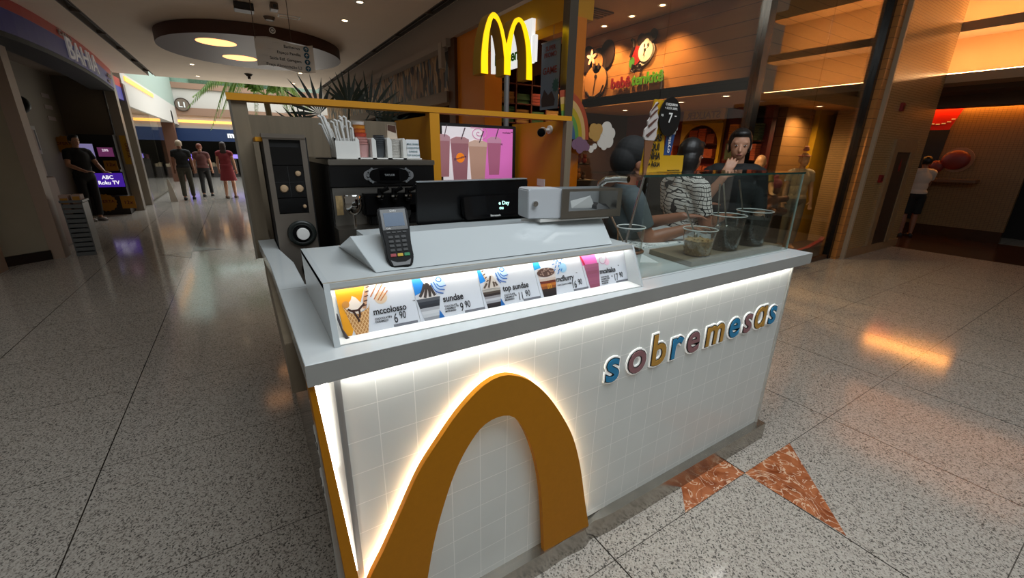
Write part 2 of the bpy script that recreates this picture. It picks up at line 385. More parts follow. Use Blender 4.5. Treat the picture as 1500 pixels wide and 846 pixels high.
for i, z in enumerate((2.92, 3.68)):
    s = one('cove_light', MB().box((10.42, -.05, z+.002), (10.48, 3.2, z+.02)), glow('cove_amber', '#ffc484', 62), ('warm amber strip light on the lower ledge of the bulkhead', 'warm amber strip light on the upper ledge of the bulkhead')[i], 'strip light')
one('cove_light', MB().box((12.38, 1.8, 2.62), (12.42, 5.9, 2.66)), glow('cove_amber2', '#ffa546', 48), 'warm amber strip light washing down the mosaic wall of the side corridor', 'strip light')
# inside the children's shop
struct('wall_shop_upper', MB().box((5.0, 2.96, 2.27), (5.12, 6.3, 3.29)), m_shopwood)
struct('wall_shop_front', MB().box((5.12, 3.1, 2.4), (9.95, 3.2, 4.6)), m_slats)
struct('ceiling_shop', MB().box((2.6, 2.95, 3.29), (5.1, 6.4, 3.4)), mat('shop_ceiling', '#9c8472', .8))
struct('ceiling_shop_niche', MB().box((5.0, 2.96, 2.26), (10, 6.4, 2.4)), mat('niche_ceiling', '#a0764a', .6))
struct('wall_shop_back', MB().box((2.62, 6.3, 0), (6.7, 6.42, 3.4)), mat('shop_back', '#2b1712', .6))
redw = mat('dark_red_wall', '#5e1512', .5); yelw = mat('shop_yellow', '#b58a0c', .45)
struct('wall_shop_niche', MB().box((6.62, 3.5, 0), (6.74, 6.3, 2.3)), redw)
struct('wall_slats', MB().box((7.0, 3.5, 0), (9.95, 3.62, 2.3)), m_slats)
struct('wall_shop_end', MB().box((9.9, 3.3, 0), (10.0, 3.62, 2.3)).box((6.62, 3.62, 0), (7.1, 3.74, 2.3)), mat('brown_door', '#4a2f1a', .5))
struct('trim_16', MB().box((7.85, 3.42, 0), (8.95, 3.5, 2.26)), yelw)
# left: fronts of the electronics stores
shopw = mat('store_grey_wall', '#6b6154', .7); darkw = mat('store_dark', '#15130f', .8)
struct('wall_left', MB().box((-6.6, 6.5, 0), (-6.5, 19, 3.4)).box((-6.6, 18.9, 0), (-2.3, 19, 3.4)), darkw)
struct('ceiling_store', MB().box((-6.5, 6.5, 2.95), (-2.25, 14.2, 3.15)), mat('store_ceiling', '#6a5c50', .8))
p = MB(); p.prism([(-3.3, 7.55, .13), (-2.42, 8.28, .13), (-2.52, 8.5, .13), (-3.4, 7.8, .13)], (0, 0, 2.75)); struct('wall_left_pier', p, mat('pier_plaster', '#96917e', .6, var=.08, scale=3))
p = MB(); p.prism([(-3.32, 7.5, 0), (-2.42, 8.24, 0), (-2.52, 8.52, 0), (-3.42, 7.82, 0)], (0, 0, .13)); struct('baseboard_left', p, mat('black_skirting', '#0c0b0a', .4))
struct('trim_17', MB().box((-2.44, 8.26, 0), (-2.3, 8.5, 2.9)), mat('pier_edge', '#9a8472', .5))
struct('trim_18', MB().box((-2.86, 7.55, 0), (-2.72, 7.8, 2.9)), mat('pier_edge2', '#a59483', .5))
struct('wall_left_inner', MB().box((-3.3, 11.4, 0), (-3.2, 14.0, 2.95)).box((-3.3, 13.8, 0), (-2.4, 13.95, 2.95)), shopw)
struct('trim_19', MB().box((-2.36, 13.75, 0), (-2.18, 14.0, 3.15)), mat('jamb_steel', '#9a9184', .35, .6))
struct('trim_20', MB().box((-2.36, 14.95, 0), (-2.18, 15.2, 3.0)), mat('jamb_steel', '#9a9184', .35, .6))
struct('window_5', MB().box((-2.26, 15.2, .05), (-2.25, 21, 2.5)), glassm('shop_glass', '#f2efe6', .05))
struct('wall_left_far', MB().box((-2.9, 15.0, 2.5), (-2.2, 30, 3.3)), mat('far_plaster', '#c9c5bd', .7))
struct('wall_left_upper', MB().box((-2.7, 14.2, 3.3), (-2.2, 30, 6.5)), mat('far_plaster2', '#9fb0a4', .6))
# far end of the atrium
farw = mat('far_wall', '#b9b2a8', .7)
struct('wall_back', MB().box((-6, 27, 2.25), (7, 27.2, 4.2)).box((-6, 27.6, 4.2), (7, 27.7, 8)), farw)
struct('trim_21', MB().box((-6, 26.9, 4.15), (7, 27.3, 4.4)), mat('brown_band', '#8a6a54', .6))
struct('trim_22', MB().box((-2.9, 26.85, 2.95), (7, 27, 3.3)), mat('brown_band', '#8a6a54', .6))
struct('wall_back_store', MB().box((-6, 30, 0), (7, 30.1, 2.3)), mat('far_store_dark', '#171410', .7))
struct('window_6', MB().box((-2.7, 26.98, 4.4), (7, 27.0, 5.1)), glassm('rail_glass', '#c8e0d2', .2))
struct('wall_right_far', MB().box((4.6, 14.3, 0), (4.8, 30, 8)), mat('far_plaster', '#c9c5bd', .7))
one('cove_light', MB().box((-2.3, 26.82, 2.62), (5, 26.87, 2.74)), glow('cove_far', '#ffb24f', 1.6), 'long amber light line above the dark blue far store sign', 'strip light')
one('cove_light', MB().box((-2.21, 15.4, 3.12), (-2.17, 20, 3.22)), glow('cove_far', '#ffb24f', 1.6), 'amber light line running along the white left bulkhead', 'strip light')
# ================================================================ THE KIOSK
K = thing('kiosk_counter', 'white tiled dessert counter with a yellow arch and coloured lettering on its front', 'counter', (.1, .98, 0))
f = MB(); f.box((.128, .975, .1), (2.30, 1.0, 1.041)); obj('tiled_panel', f, m_tile, K)
f = MB(); f.box((2.292, .965, .1), (2.304, 1.0, 1.041)); obj('edge_trim', f, mat('edge_alu', '#c9c8c2', .3, .5), K)
f = MB(); f.box((2.278, 1.0, .1), (2.30, 2.1, 1.041)); obj('side_panel', f, white, K)
f = MB(); f.box((.06, .968, .1), (.112, 1.0, 1.041)); obj('light_channel', f, mat('channel_white', '#b4b4b0', .6), K)
f = MB(); f.box((.112, .972, .1), (.128, 1.0, 1.041)); obj('corner_profile', f, mat('corner_alu', '#8d8f90', .35, .4), K)
# steel base, dented where it was kicked
p = MB(); xs = [.085+i*(2.335-.085)/90 for i in range(91)]
def dent(x): return .012*math.exp(-((x-1.02)/.03)**2)+.004*math.sin(x*31)*math.exp(-((x-.95)/.2)**2)
A = [(x, .934+dent(x), 0) for x in xs]; B = [(x, .934+dent(x)*1.3, .10-dent(x)*.7) for x in xs]; Cc = [(x, .98, .10-dent(x)*.9) for x in xs]; Dd = [(x, 1.0, 0) for x in xs]
rows = [[p.bm.verts.new(q) for q in L] for L in (A, B, Cc, Dd)]
for L, Mm in zip(rows, rows[1:]):
    for i in range(90): p.bm.faces.new((L[i], L[i+1], Mm[i+1], Mm[i]))
p.bm.faces.new([r[0] for r in rows]); p.bm.faces.new([r[-1] for r in rows][::-1])
obj('steel_base', p, steelb, K, smooth=True)
f = MB(); f.box((.085, 1.0, 0), (.125, 3.2, .1)); obj('steel_base', f, steelb, K)
# left flank: steel below, oak cladding above, corner strip, outlets
f = MB(); f.box((.084, 1.0, .1), (.098, 3.2, 1.041)); obj('side_panel', f, mat('side_steel', '#8f8a83', .12, 1), K)
f = MB(); f.box((.03, 1.2, .885), (.084, 2.44, 1.04)); obj('wood_cladding', f, m_wood, K, bevel=.002)
for y, z in ((1.225, .84), (1.235, .68), (1.25, .5)):
    o = MB(); o.box((.072, y-.05, z-.035), (.084, y+.05, z+.035)); ob = obj('power_outlet', o, wht, K, bevel=.003)
    q = MB()
    for dy in (-.022, .022): q.cyl((.0705, y+dy, z), (.073, y+dy, z), .012, n=12)
    obj('socket', q, black, ob)
f = MB(); f.prism([(.068, .935, 1.04), (.108, .935, .40), (.118, .935, .10), (.085, .935, .10), (.056, .935, 1.04)], (0, .09, 0)); obj('corner_strip', f, arch_m, K)
f = MB(); f.prism([(.074, .960, 1.03), (.080, .960, .95), (.110, .960, .42), (.106, .960, .41), (.068, .960, 1.03)], (0, .005, 0)); f.box((.086, .962, .78), (.098, .967, 1.035)); obj('light_strip', f, glow('led_corner', '#fffaf0', 8), K)
# light strip under the worktop
f = MB(); f.box((.13, .945, 1.034), (2.29, .957, 1.0405)); obj('light_strip', f, glow('led_front', '#fffaf4', 20), K)
# arch standing off the tiles with a light strip behind it
outer = bez([(.075, .1), (.085, .25), (.134, .388), (.179, .466), (.235, .572), (.296, .688), (.357, .767), (.422, .841), (.489, .895), (.546, .917), (.601, .910), (.67, .87), (.741, .795), (.811, .689), (.869, .576), (.914, .435), (.955, .251), (.99, .1)] and [(.075, .1, 0), (.09, .27, 0), (.134, .388, 0), (.179, .466, 0), (.235, .572, 0), (.296, .688, 0), (.357, .767, 0), (.422, .841, 0), (.489, .895, 0), (.546, .917, 0), (.601, .910, 0), (.67, .87, 0), (.741, .795, 0), (.811, .689, 0), (.869, .576, 0), (.914, .435, 0), (.955, .251, 0), (.99, .1, 0)], 5)
inner = bez([(.27, .1, 0), (.302, .272, 0), (.331, .413, 0), (.365, .529, 0), (.406, .637, 0), (.453, .716, 0), (.506, .768, 0), (.571, .777, 0), (.622, .746, 0), (.67, .655, 0), (.711, .525, 0), (.74, .362, 0), (.764, .1, 0)], 7)
def resample(P, n):
    L = [0]
    for a, b2 in zip(P, P[1:]): L.append(L[-1]+(b2-a).length)
    out = []; j = 0
    for i in range(n):
        t = L[-1]*i/(n-1)
        while j < len(P)-2 and L[j+1] < t: j += 1
        u = (t-L[j])/max(1e-9, L[j+1]-L[j]); out.append(P[j].lerp(P[j+1], u))
    return out
outer = resample(outer, 70); inner = resample(inner, 70)
a = MB(); a.band([(p.x, .938, p.y) for p in outer], [(p.x, .938, p.y) for p in inner], (0, .02, 0))
AR = obj('arch', a, arch_m, K, smooth=True)
a = MB()
def inset(P, d):
    out = []
    for i, p in enumerate(P):
        t = (P[min(i+1, len(P)-1)]-P[max(i-1, 0)]).normalized(); out.append(p+V((t.y, -t.x, 0))*d)
    return out
ins = inset(outer, .012); ins2 = inset(outer, .02)
a.band([(p.x, .960, p.y) for p in ins[4:-2]], [(p.x, .960, p.y) for p in ins2[4:-2]], (0, .008, 0))
obj('light_strip', a, glow('led_arch', '#ffedc8', 22), AR)
# lettering
LET = [('s', 1.068, '#1d83b4'), ('o', 1.2, '#8e6468'), ('b', 1.325, '#b98a35'), ('r', 1.435, '#1d83b4'), ('e', 1.55, '#8e6468'), ('m', 1.71, '#b98a35'), ('e', 1.86, '#1d83b4'), ('s', 1.975, '#8e6468'), ('\u0251', 2.085, '#b98a35'), ('s', 2.2, '#1d83b4')]
names = 'blue purple mustard'.split()
for ch, x, col in LET:
    bl = {'#1d83b4': 'blue', '#8e6468': 'dusty purple', '#b98a35': 'mustard'}[col]
    def glyph(dep, y, bold):
        q = MB(); q.text(ch, (x, y, .738), (1, 0, 0), (0, 0, 1), .192, dep, bold); return q
    L = obj('letter', glyph(.002, .967, .014), mat('letter_'+bl, col, .45), K); L['label'] = bl+' letter '+ch.replace('\u0251', 'a')
    obj('letter_outline', glyph(.003, .970, .032), ink, L)
    obj('letter_halo', glyph(.005, .975, .062), mat('letter_halo', '#f4f4f0', .4, emit=.25), L)
# ---- worktop
W = thing('worktop', 'glossy white worktop slab along the front and left side of the kiosk', 'worktop', (1.2, 1.2, 1.042))
s = MB(); s.prism([(.054, .925, 1.042), (2.371, .925, 1.042), (2.371, 2.0, 1.042), (2.1, 2.0, 1.042), (2.1, 1.6, 1.042), (.131, 1.56, 1.042), (.129, 1.91, 1.042), (.097, 2.2, 1.042), (.094, 2.47, 1.042), (.02, 2.47, 1.042), (.043, 1.89, 1.042), (.048, 1.5, 1.042)], (0, 0, .055)); obj('slab', s, slabm, W, bevel=.0015, seg=1)
s = MB(); s.box((.0535, .9245, 1.043), (2.3715, .9255, 1.096)); obj('front_edge', s, mat('slab_edge', '#9b9c99', .35, var=.12, scale=7), W)
s = MB(); s.box((1.225, 1.015, 1.0965), (2.335, 1.0175, 1.0973)); s.box((.05, 1.53, 1.0965), (.13, 1.532, 1.0973)); obj('seam', s, mat('seam_grey', '#6c706f', .6), W)
# ---- lit price display box
B = thing('price_display', 'white lit display box on the worktop holding the row of dessert price cards', 'display', (.65, 1.2, 1.097))
b = MB(); zz = 1.0975
b.prism([(.126, .985, zz), (.126, 1.045, 1.24), (.126, 1.48, 1.24), (.126, 1.455, zz)], (.014, 0, 0)); obj('side_panel', b, white, B)
b = MB(); b.prism([(1.16, .955, zz), (1.168, 1.03, 1.236), (1.195, 1.48, 1.236), (1.185, 1.45, zz)], (.008, 0, 0)); obj('side_panel', b, white, B)
b = MB(); b.prism([(.126, 1.045, 1.226), (1.172, 1.03, 1.224), (1.21, 1.48, 1.224), (.126, 1.48, 1.226)], (0, 0, .0135)); obj('top_panel', b, slabm, B)
b = MB(); b.prism([(.126, 1.044, 1.222), (1.178, 1.029, 1.22), (1.178, 1.033, 1.238), (.126, 1.048, 1.241)], (0, .006, 0)); obj('front_lip', b, mat('lip_beige', '#a39c8e', .4), B)
b = MB(); b.box((.14, 1.03, zz), (1.17, 1.46, 1.10)); obj('base_panel', b, wht, B)
PD = V((0, .045, .116)).normalized(); PX = V((1, 0, 0)); PN = V((0, -PD.z, PD.y))
def pc(u, v, d=0): return V((0, 1.032, 1.112))+PX*u+PD*v+PN*d
b = MB(); b.prism([pc(.14, -.012, -.004), pc(1.17, -.012, -.004), pc(1.17, .122, -.004), pc(.14, .122, -.004)], -PN*.006); obj('back_panel', b, wht, B)
b = MB(); b.prism([(.14, .99, zz+.0005), (1.165, .96, zz+.0005), (1.165, 1.03, zz+.002), (.14, 1.03, zz+.002)], (0, 0, .002)); obj('bottom_ledge', b, wht, B)
b = MB(); b.box((.142, 1.052, 1.2215), (1.165, 1.060, 1.2255)); obj('light_strip', b, glow('led_menu', '#fffaf2', 15), B)
NAVY = '#15151a'
def flat(name, pts, col, par, d=.0012, lab=None, rough=.5):
    q = MB(); q.prism([pc(u, v, d) for u, v in pts], PN*.0004); o = obj(name, q, mat('print_'+col[1:], col, rough), par)
    return o
def disc(cu, cv, r, n=24, sy=1): return [(cu+r*math.cos(2*PI*i/n), cv+r*sy*math.sin(2*PI*i/n)) for i in range(n)]
def ptext(name, items, par, col=NAVY, d=.0022):
    q = MB()
    for t_, u, v, sz, bold, al, sx in items: q.text(t_, pc(u, v, d), PX, PD, sz, .0003, bold, al, sx=sx)
    return obj(name, q, mat('print_'+col[1:], col, .5), par)
def strokes(name, paths, wd, col, par, d=.0018):
    q = MB()
    for P in paths:
        P = bez([(u, v, 0) for u, v in P], 5) if len(P) > 2 else [V((u, v, 0)) for u, v in P]
        L, R2 = [], []
        for i, p in enumerate(P):
            t = (P[min(i+1, len(P)-1)]-P[max(i-1, 0)]).normalized(); nn = V((-t.y, t.x, 0))*wd/2; L.append(pc(p.x+nn.x, p.y+nn.y, d)); R2.append(pc(p.x-nn.x, p.y-nn.y, d))
        q.band(L, R2, PN*.0003)
    return obj(name, q, mat('print_'+col[1:], col, .5), par)
cuts = [(.152, .158), (.350, .356), (.551, .557), (.753, .764), (.952, .966), (1.18, 1.179)]
cards = []
for i in range(5):
    a, c2 = cuts[i], cuts[i+1]; q = MB(); q.prism([pc(a[1]+.0006, -.012), pc(c2[1]-.0006, -.012), pc(c2[0]-.0006, .114), pc(a[0]+.0006, .114)], PN*.001)
    cards.append(obj('menu_card', q, mat('card_paper', '#cfd4dc', .3), B)); cards[-1]['label'] = ['card for the cone at 6,90', 'card for the sundae at 9,90', 'card for the top sundae at 11,90', 'card for the flurry cup at 16,90', 'card for the pink shake at 17,90'][i]
NAM = [('mccolosso', .236, .030, .024, 'LEFT', .86), ('sundae', .431, .031, .0265, 'LEFT', .86), ('top sundae', .629, .031, .026, 'LEFT', .82), ('mcflurry', .836, .03, .026, 'LEFT', .85), ('mcshake', 1.032, .031, .026, 'LEFT', .86)]
PRI = [('6', '90', .286, .0), ('9', '90', .479, -.004), ('11', '90', .678, -.005), ('16', '90', .897, -.0), ('17', '90', 1.095, -.002)]
SUB = [['CHOCOLATE', 'CARAMELO'], ['CHOCOLATE', 'CARAMELO', 'MORANGO'], ['CHOCOLATE', 'CARAMELO', 'MORANGO'], ['CHOCOLATE OVOM.'], ['CHOCOLATE', 'OVOMALTINE', 'MORANGO', 'BAUNILHA']]
for i, cd in enumerate(cards):
    n = NAM[i]; ptext('title', [(n[0], n[1], n[2], n[3], .02, n[4], n[5])]+([] if i in (1, 2) else [('TM', (.344, 0, 0, .923, 1.124)[i], n[2]+.018, .005, .01, 'LEFT', 1)]), cd)
    p = PRI[i]; ptext('price', [(p[0], p[2], p[3], .036, .004, 'LEFT', .62), (p[1], p[2]+.0135*len(p[0])+.002, p[3]+.008, .028, .004, 'LEFT', .66), ('R$', p[2]-.004, p[3]+.016, .007, .01, 'RIGHT', .9)], cd)
    ptext('small_print', [(t_, n[1]+.001, .016-.0075*k, .0072, .02, 'LEFT', .9) for k, t_ in enumerate(SUB[i])], cd)
    u0 = [.283, .492, .697, .903, 1.104][i]; flat('legal_line', [(u0, -.011), (u0+.066, -.011), (u0+.066, -.004), (u0, -.004)], '#6f727a', cd)
# card artwork
def cupart(cd, u0, u1, v0, v1, cols, taper=.8):
    """a printed cup built of horizontal bands, wide at the top"""
    n = len(cols); w0 = u1-u0
    for k, col in enumerate(cols):
        va, vb = v0+(v1-v0)*k/n, v0+(v1-v0)*(k+1)/n
        ta, tb = (1-taper)/2*(1-k/n), (1-taper)/2*(1-(k+1)/n)
        flat('cup_print', [(u0+w0*ta, va), (u1-w0*ta, va), (u1-w0*tb, vb), (u0+w0*tb, vb)], col, cd, .0016)
c = cards[0]
flat('colour_field', [(.158, -.011), (.176, -.011), (.228, .112), (.1535, .112)], '#e39a12', c)
flat('colour_field', disc(.262, .072, .0165), '#d8c2a6', c)
strokes('brush_marks', [[(.236, .078), (.26, .112)], [(.244, .07), (.272, .108)], [(.253, .066), (.278, .098)], [(.26, .064), (.282, .088)]], .0028, '#b9713a', c)
m, nt, b_, N, mth, mix = nodes_mat('waffle_print', .5)
tc = N('TexCoord'); sx = N('SeparateXYZ'); nt.links.new(tc.outputs['Object'], sx.inputs[0]); s1 = mth('ADD', mth('MULTIPLY', sx.outputs[0], 1.6), sx.outputs[2]); s2 = mth('SUBTRACT', mth('MULTIPLY', sx.outputs[0], 1.6), sx.outputs[2])
j = mth('MAXIMUM', joints(nt, N, mth, s1, .013, 0, .003), joints(nt, N, mth, s2, .013, 0, .003)); nt.links.new(mix(j, lin('#b07a42'), lin('#dfb984')), b_.inputs['Base Color'])
q = MB(); q.prism([pc(u, v, .0016) for u, v in [(.185, -.0115), (.216, -.0115), (.231, .062), (.226, .052), (.214, .045), (.196, .04), (.18, .047), (.165, .066)]], PN*.0004); obj('cone_print', q, m, c)
flat('ice_print', [(.167, .064), (.182, .045), (.2, .04), (.216, .05), (.222, .06), (.209, .068), (.2, .082), (.191, .088), (.187, .078), (.176, .066)], '#e9ddd0', c, .0021)
strokes('sauce_print', [[(.176, .056), (.184, .05), (.19, .045), (.196, .03), (.199, .02)], [(.186, .05), (.2, .05), (.211, .058), (.218, .064)], [(.203, .05), (.203, .038), (.2, .03)]], .005, '#3a1d14', c, .0026)
flat('nut_print', disc(.173, .068, .009), '#c98a3e', c, .0022)
flat('wafer_print', [(.212, .052), (.221, .05), (.236, .112), (.226, .112)], '#c79a76', c, .0024)
strokes('wafer_stripes', [[(.214+.0035*k, .058+.0115*k), (.2235+.0035*k, .06+.0115*k)] for k in range(5)], .003, '#4a2a20', c, .003)
def blueart(c, u, v):
    flat('colour_field', disc(u, v, .021), '#b7d2ec', c, .0014)
    strokes('swirl', [[(u-.004, v+.012), (u+.004, v+.018), (u+.012, v+.01), (u+.006, v+.004), (u-.002, v+.008), (u-.004, v+.012)], [(u-.012, v+.006), (u-.002, v-.014), (u+.018, v-.02)], [(u-.02, v+.004), (u-.01, v-.02), (u+.012, v-.03)], [(u-.004, v), (u+.006, v-.01), (u+.024, v-.008)], [(u-.018, v-.014), (u-.008, v-.03)]], .0028, '#3168b8', c)
c = cards[1]
flat('colour_field', [(.3515, .112), (.374, .112), (.39, .075), (.354, .062)], '#1f7fd0', c); flat('colour_field', [(.398, -.011), (.428, -.011), (.407, .03)], '#1566b0', c)
blueart(c, .424, .086)
cupart(c, .3555, .424, -.0115, .05, ['#8d9197', '#b9bdc2', '#c3c6ca', '#a6a9ae', '#23272e', '#2c313a', '#51555c'], .62)
flat('ice_print', [(.362, .05), (.418, .05), (.41, .07), (.395, .098), (.386, .1), (.378, .078)], '#d6d2cf', c, .002)
strokes('sauce_print', [[(.366, .056), (.376, .07), (.385, .09)], [(.38, .052), (.386, .07), (.392, .092)], [(.395, .052), (.396, .07), (.394, .088)], [(.41, .054), (.404, .07), (.399, .084)]], .008, '#3b322f', c, .0026)
c = cards[2]
flat('colour_field', [(.5525, .112), (.563, .112), (.582, .072), (.556, .066)], '#1e8ae0', c); flat('colour_field', [(.612, -.011), (.628, -.011), (.617, .012)], '#1566b0', c)
blueart(c, .633, .088)
cupart(c, .5585, .622, -.0115, .045, ['#1d1a1c', '#2a2326', '#9a9ca2', '#b9bbc0', '#8c8a8e', '#2a1f1d', '#4b4038', '#a9a39b'], .7)
flat('ice_print', [(.560, .046), (.621, .046), (.612, .066), (.598, .09), (.588, .08), (.572, .07)], '#cfc6bd', c, .002)
strokes('sauce_print', [[(.566, .05), (.578, .064)], [(.582, .05), (.589, .07), (.594, .084)], [(.602, .05), (.6, .066)], [(.612, .052), (.606, .064)]], .006, '#5d4c42', c, .0026)
strokes('wafer_print', [[(.566, .11), (.58, .068)]], .007, '#d9c7b0', c, .0022); strokes('wafer_stripes', [[(.5665+.0035*k, .1-.0105*k), (.574+.0035*k, .104-.0105*k)] for k in range(4)], .003, '#4a2a20', c, .003)
c = cards[3]
flat('colour_field', [(.7545, .112), (.776, .112), (.783, .085), (.757, .08)], '#1c9bd6', c)
flat('colour_field', disc(.873, .074, .016), '#9ccbe8', c)
strokes('sprinkles', [[(x, v), (x+dx, v+dv)] for x, v, dx, dv in ((.838, .1, .008, .008), (.852, .104, .006, -.008), (.83, .09, .01, .002), (.846, .09, .004, .01), (.858, .092, .01, .002), (.84, .078, .006, .008), (.854, .078, .004, .008), (.866, .086, .002, .008), (.85, .066, .01, .006), (.862, .064, .006, .008), (.846, .056, .008, .008), (.872, .1, .004, .006), (.834, .068, .006, .006))], .0032, '#3379bd', c, .0024)
cupart(c, .7665, .838, -.0115, .066, ['#1e1718', '#231a1a', '#2c1e1a', '#8a4a1c', '#b4652a', '#6a2c1c', '#c9b8ac', '#d6ccc6', '#cdbfb6'], .72)
flat('topping_print', disc(.8, .068, .036, 20, .42), '#5a4038', c, .002)
rs = random.Random(3)
strokes('crumb_print', [[(x, v), (x+.004, v+.002)] for x, v in [(.768+rs.random()*.06, .058+rs.random()*.022) for _ in range(22)]], .004, '#a98f80', c, .0026)
ptext('cup_mark', [('m', .805, .014, .03, .03, 'CENTER', .8)], c, '#c98a2a', .0026)
c = cards[4]
flat('colour_field', [(.9535, .112), (1.022, .112), (1.03, .07), (.96, .07)], '#e46ab8', c)
strokes('spiral', [[(1.052+.0035*a*math.cos(a), .083+.0035*a*math.sin(a)) for a in [k*.5 for k in range(2, 18)]]], .0018, '#c58ab0', c, .0022)
flat('colour_field', disc(1.075, .07, .012), '#e9c3da', c, .0015)
cupart(c, .9655, 1.034, -.0115, .072, ['#8c4a60', '#93506a', '#98546c', '#93506a', '#8d4c62', '#965470', '#a05c78'], .66)
strokes('straw_print', [[(.955, .105), (.968, .072)]], .007, '#c8203a', c, .0026)
flat('mark_field', [(1.166, -.008), (1.169, -.008), (1.169, .11), (1.166, .11)], '#b9bcc2', c)
# dark crumpled corner of the paper beside the first card
q = MB(); q.tube([pc(.149, .05, .004), pc(.15, .035, .006), pc(.154, .01, .004), pc(.162, -.016, .008), pc(.172, -.018, .006)], [.0012, .003, .002, .005, .002], 6); obj('cable', q, mat('cable_dark', '#3a3236', .5), B, smooth=True)
# ---- sloped white stand on the display box
T = thing('sloped_stand', 'glossy white sloped stand on top of the display box in front of the till', 'stand', (.7, 1.25, 1.24))
s = MB(); vs = [s.bm.verts.new(p) for p in ((.262, 1.085, 1.2405), (1.10, 1.06, 1.2405), (.23, 1.215, 1.318), (1.165, 1.195, 1.316), (.238, 1.46, 1.2405), (1.17, 1.46, 1.2405))]
for q in ((0, 1, 3, 2), (2, 3, 5, 4), (0, 2, 4), (1, 5, 3), (0, 4, 5, 1)): s.bm.faces.new([vs[i] for i in q])
obj('panel', s, white, T, bevel=.0015, seg=1)
s = MB(); s.box((.3, 1.28, 1.2405), (1.15, 1.46, 1.29)); obj('base_block', s, white, T)
# ================================================================ things on the counter
# card terminal: built lying in its own frame then leaned back
TM = thing('card_terminal', 'black handheld card payment terminal leaning on the white sloped stand', 'card reader', (.335, 1.093, 1.2415))
ux, uy = V((.985, -.12, .02)).normalized(), V((-.18, .50, .845)).normalized(); uy = (uy-ux*uy.dot(ux)).normalized(); uz = ux.cross(uy)
def tm(x, y, z): return V((.335, 1.093, 1.2425))+ux*x+uy*y+uz*z
def tbox(a, b2): q = MB(); q.box(a, b2, Matrix(((ux.x, uy.x, uz.x, 0), (ux.y, uy.y, uz.y, 0), (ux.z, uy.z, uz.z, 0), (0, 0, 0, 1)))); bmesh.ops.translate(q.bm, vec=V((.335, 1.093, 1.2425)), verts=q.bm.verts); return q
tb = MB(); tb.prism([tm(x, y, -.02) for x, y in ((-.031, .008), (-.02, .0), (.02, .0), (.031, .008), (.037, .03), (.036, .07), (.040, .115), (.041, .165), (.037, .175), (-.037, .175), (-.041, .165), (-.040, .115), (-.036, .07), (-.037, .03))], uz*.026); obj('body', tb, black, TM, bevel=.003)
obj('bezel', tbox((-.034, .108, .006), (.034, .168, .0075)), mat('gloss_black', '#050506', .1), TM)
sc = obj('screen', tbox((-.027, .118, .0075), (.027, .157, .0083)), mat('lcd', '#38506a', .3, emit=.1), TM)
q = MB(); q.text('Cielo', tm(0, .1605, .0077), ux, uy, .008, .0003, .01); q.text('Cielo', tm(-.024, .1105, .0077), ux, uy, .005, .0003, .01, 'LEFT'); obj('brand_text', q, wht, TM)
for r in range(4):
    for k in range(3): obj('key', tbox((-.024+k*.0175, .083-r*.0125, .006), (-.011+k*.0175, .091-r*.0125, .0085)), dgrey, TM, bevel=.001)
for k in range(4): obj('function_key', tbox((-.026+k*.0145, .099, .006), (-.016+k*.0145, .103, .0078)), dgrey, TM)
for k, (nm, col) in enumerate((('red key', '#a0323c'), ('yellow key', '#c9a516'), ('green key', '#13804e'))): o = obj('key', tbox((-.0255+k*.0185, .031, .006), (-.0105+k*.0185, .040, .0088)), mat(nm.replace(' ', '_'), col, .4), TM, bevel=.001); o['label'] = nm
q = MB(); q.prism([tm(-.022, .006, .0062), tm(.022, .006, .0062), tm(.027, .022, .0062), tm(.012, .015, .0062), tm(-.012, .015, .0062), tm(-.027, .022, .0062)], uz*.002); obj('card_slot', q, mat('slot_grey', '#77787a', .3), TM)
q = MB(); q.prism([tm(-.02, .05, -.018), tm(.02, .05, -.018), tm(.02, .12, -.018), tm(-.02, .12, -.018)], V((0, .009, -.03))); obj('rest', q, black, TM)
# till monitor seen from behind, with the customer display on its back
P = thing('till_monitor', 'black till monitor seen from behind with a small green-lit customer display', 'monitor', (.75, 1.45, 1.29))
q = MB(); q.prism([(.525, 1.50, 1.283), (1.0, 1.47, 1.262), (1.0, 1.47, 1.443), (.99, 1.47, 1.448), (.54, 1.50, 1.441), (.528, 1.50, 1.434)], (.02, .05, 0)); obj('case', q, mat('monitor_black', '#0b0c0e', .22), P, bevel=.004)
q = MB(); q.prism([(.532, 1.494, 1.4385), (.993, 1.464, 1.4455), (1.0, 1.50, 1.4455), (.54, 1.53, 1.4385)], (0, 0, .003)); obj('top_edge', q, mat('monitor_edge', '#8d9499', .25), P)
q = MB(); q.box((.62, 1.525, 1.001), (.92, 1.66, 1.02)); q.box((.7, 1.555, 1.02), (.84, 1.58, 1.36)); obj('foot', q, blackm, P)
cd = MB(); dx = V((1, -.07, .0)).normalized(); dz = V((0, .12, 1)).normalized()
def cp(x, z, d=0): return V((.70, 1.445, 1.299))+dx*x*1.07+dz*z*1.05+dx.cross(dz)*d
cd.prism([cp(x, z) for x, z in ((0, .012), (.008, 0), (.28, .004), (.288, .012), (.288, .08), (.28, .088), (.006, .083), (-.002, .075))], -dx.cross(dz)*.03); CD = obj('customer_display', cd, mat('gloss_black2', '#08080a', .14), P, bevel=.002)
q = MB(); q.text('e Day', cp(.135, .05, .001), dx, dz, .02, .0004, .012, 'LEFT'); q.text('ou', cp(.137, .033, .001), dx, dz, .018, .0004, .012, 'LEFT'); obj('display_text', q, glow('vfd_green', '#b8f5e6', 1.6), CD)
q = MB(); q.text('Bematech', cp(.12, .008, .001), dx, dz, .011, .0004, .012); obj('maker_text', q, wht, CD)
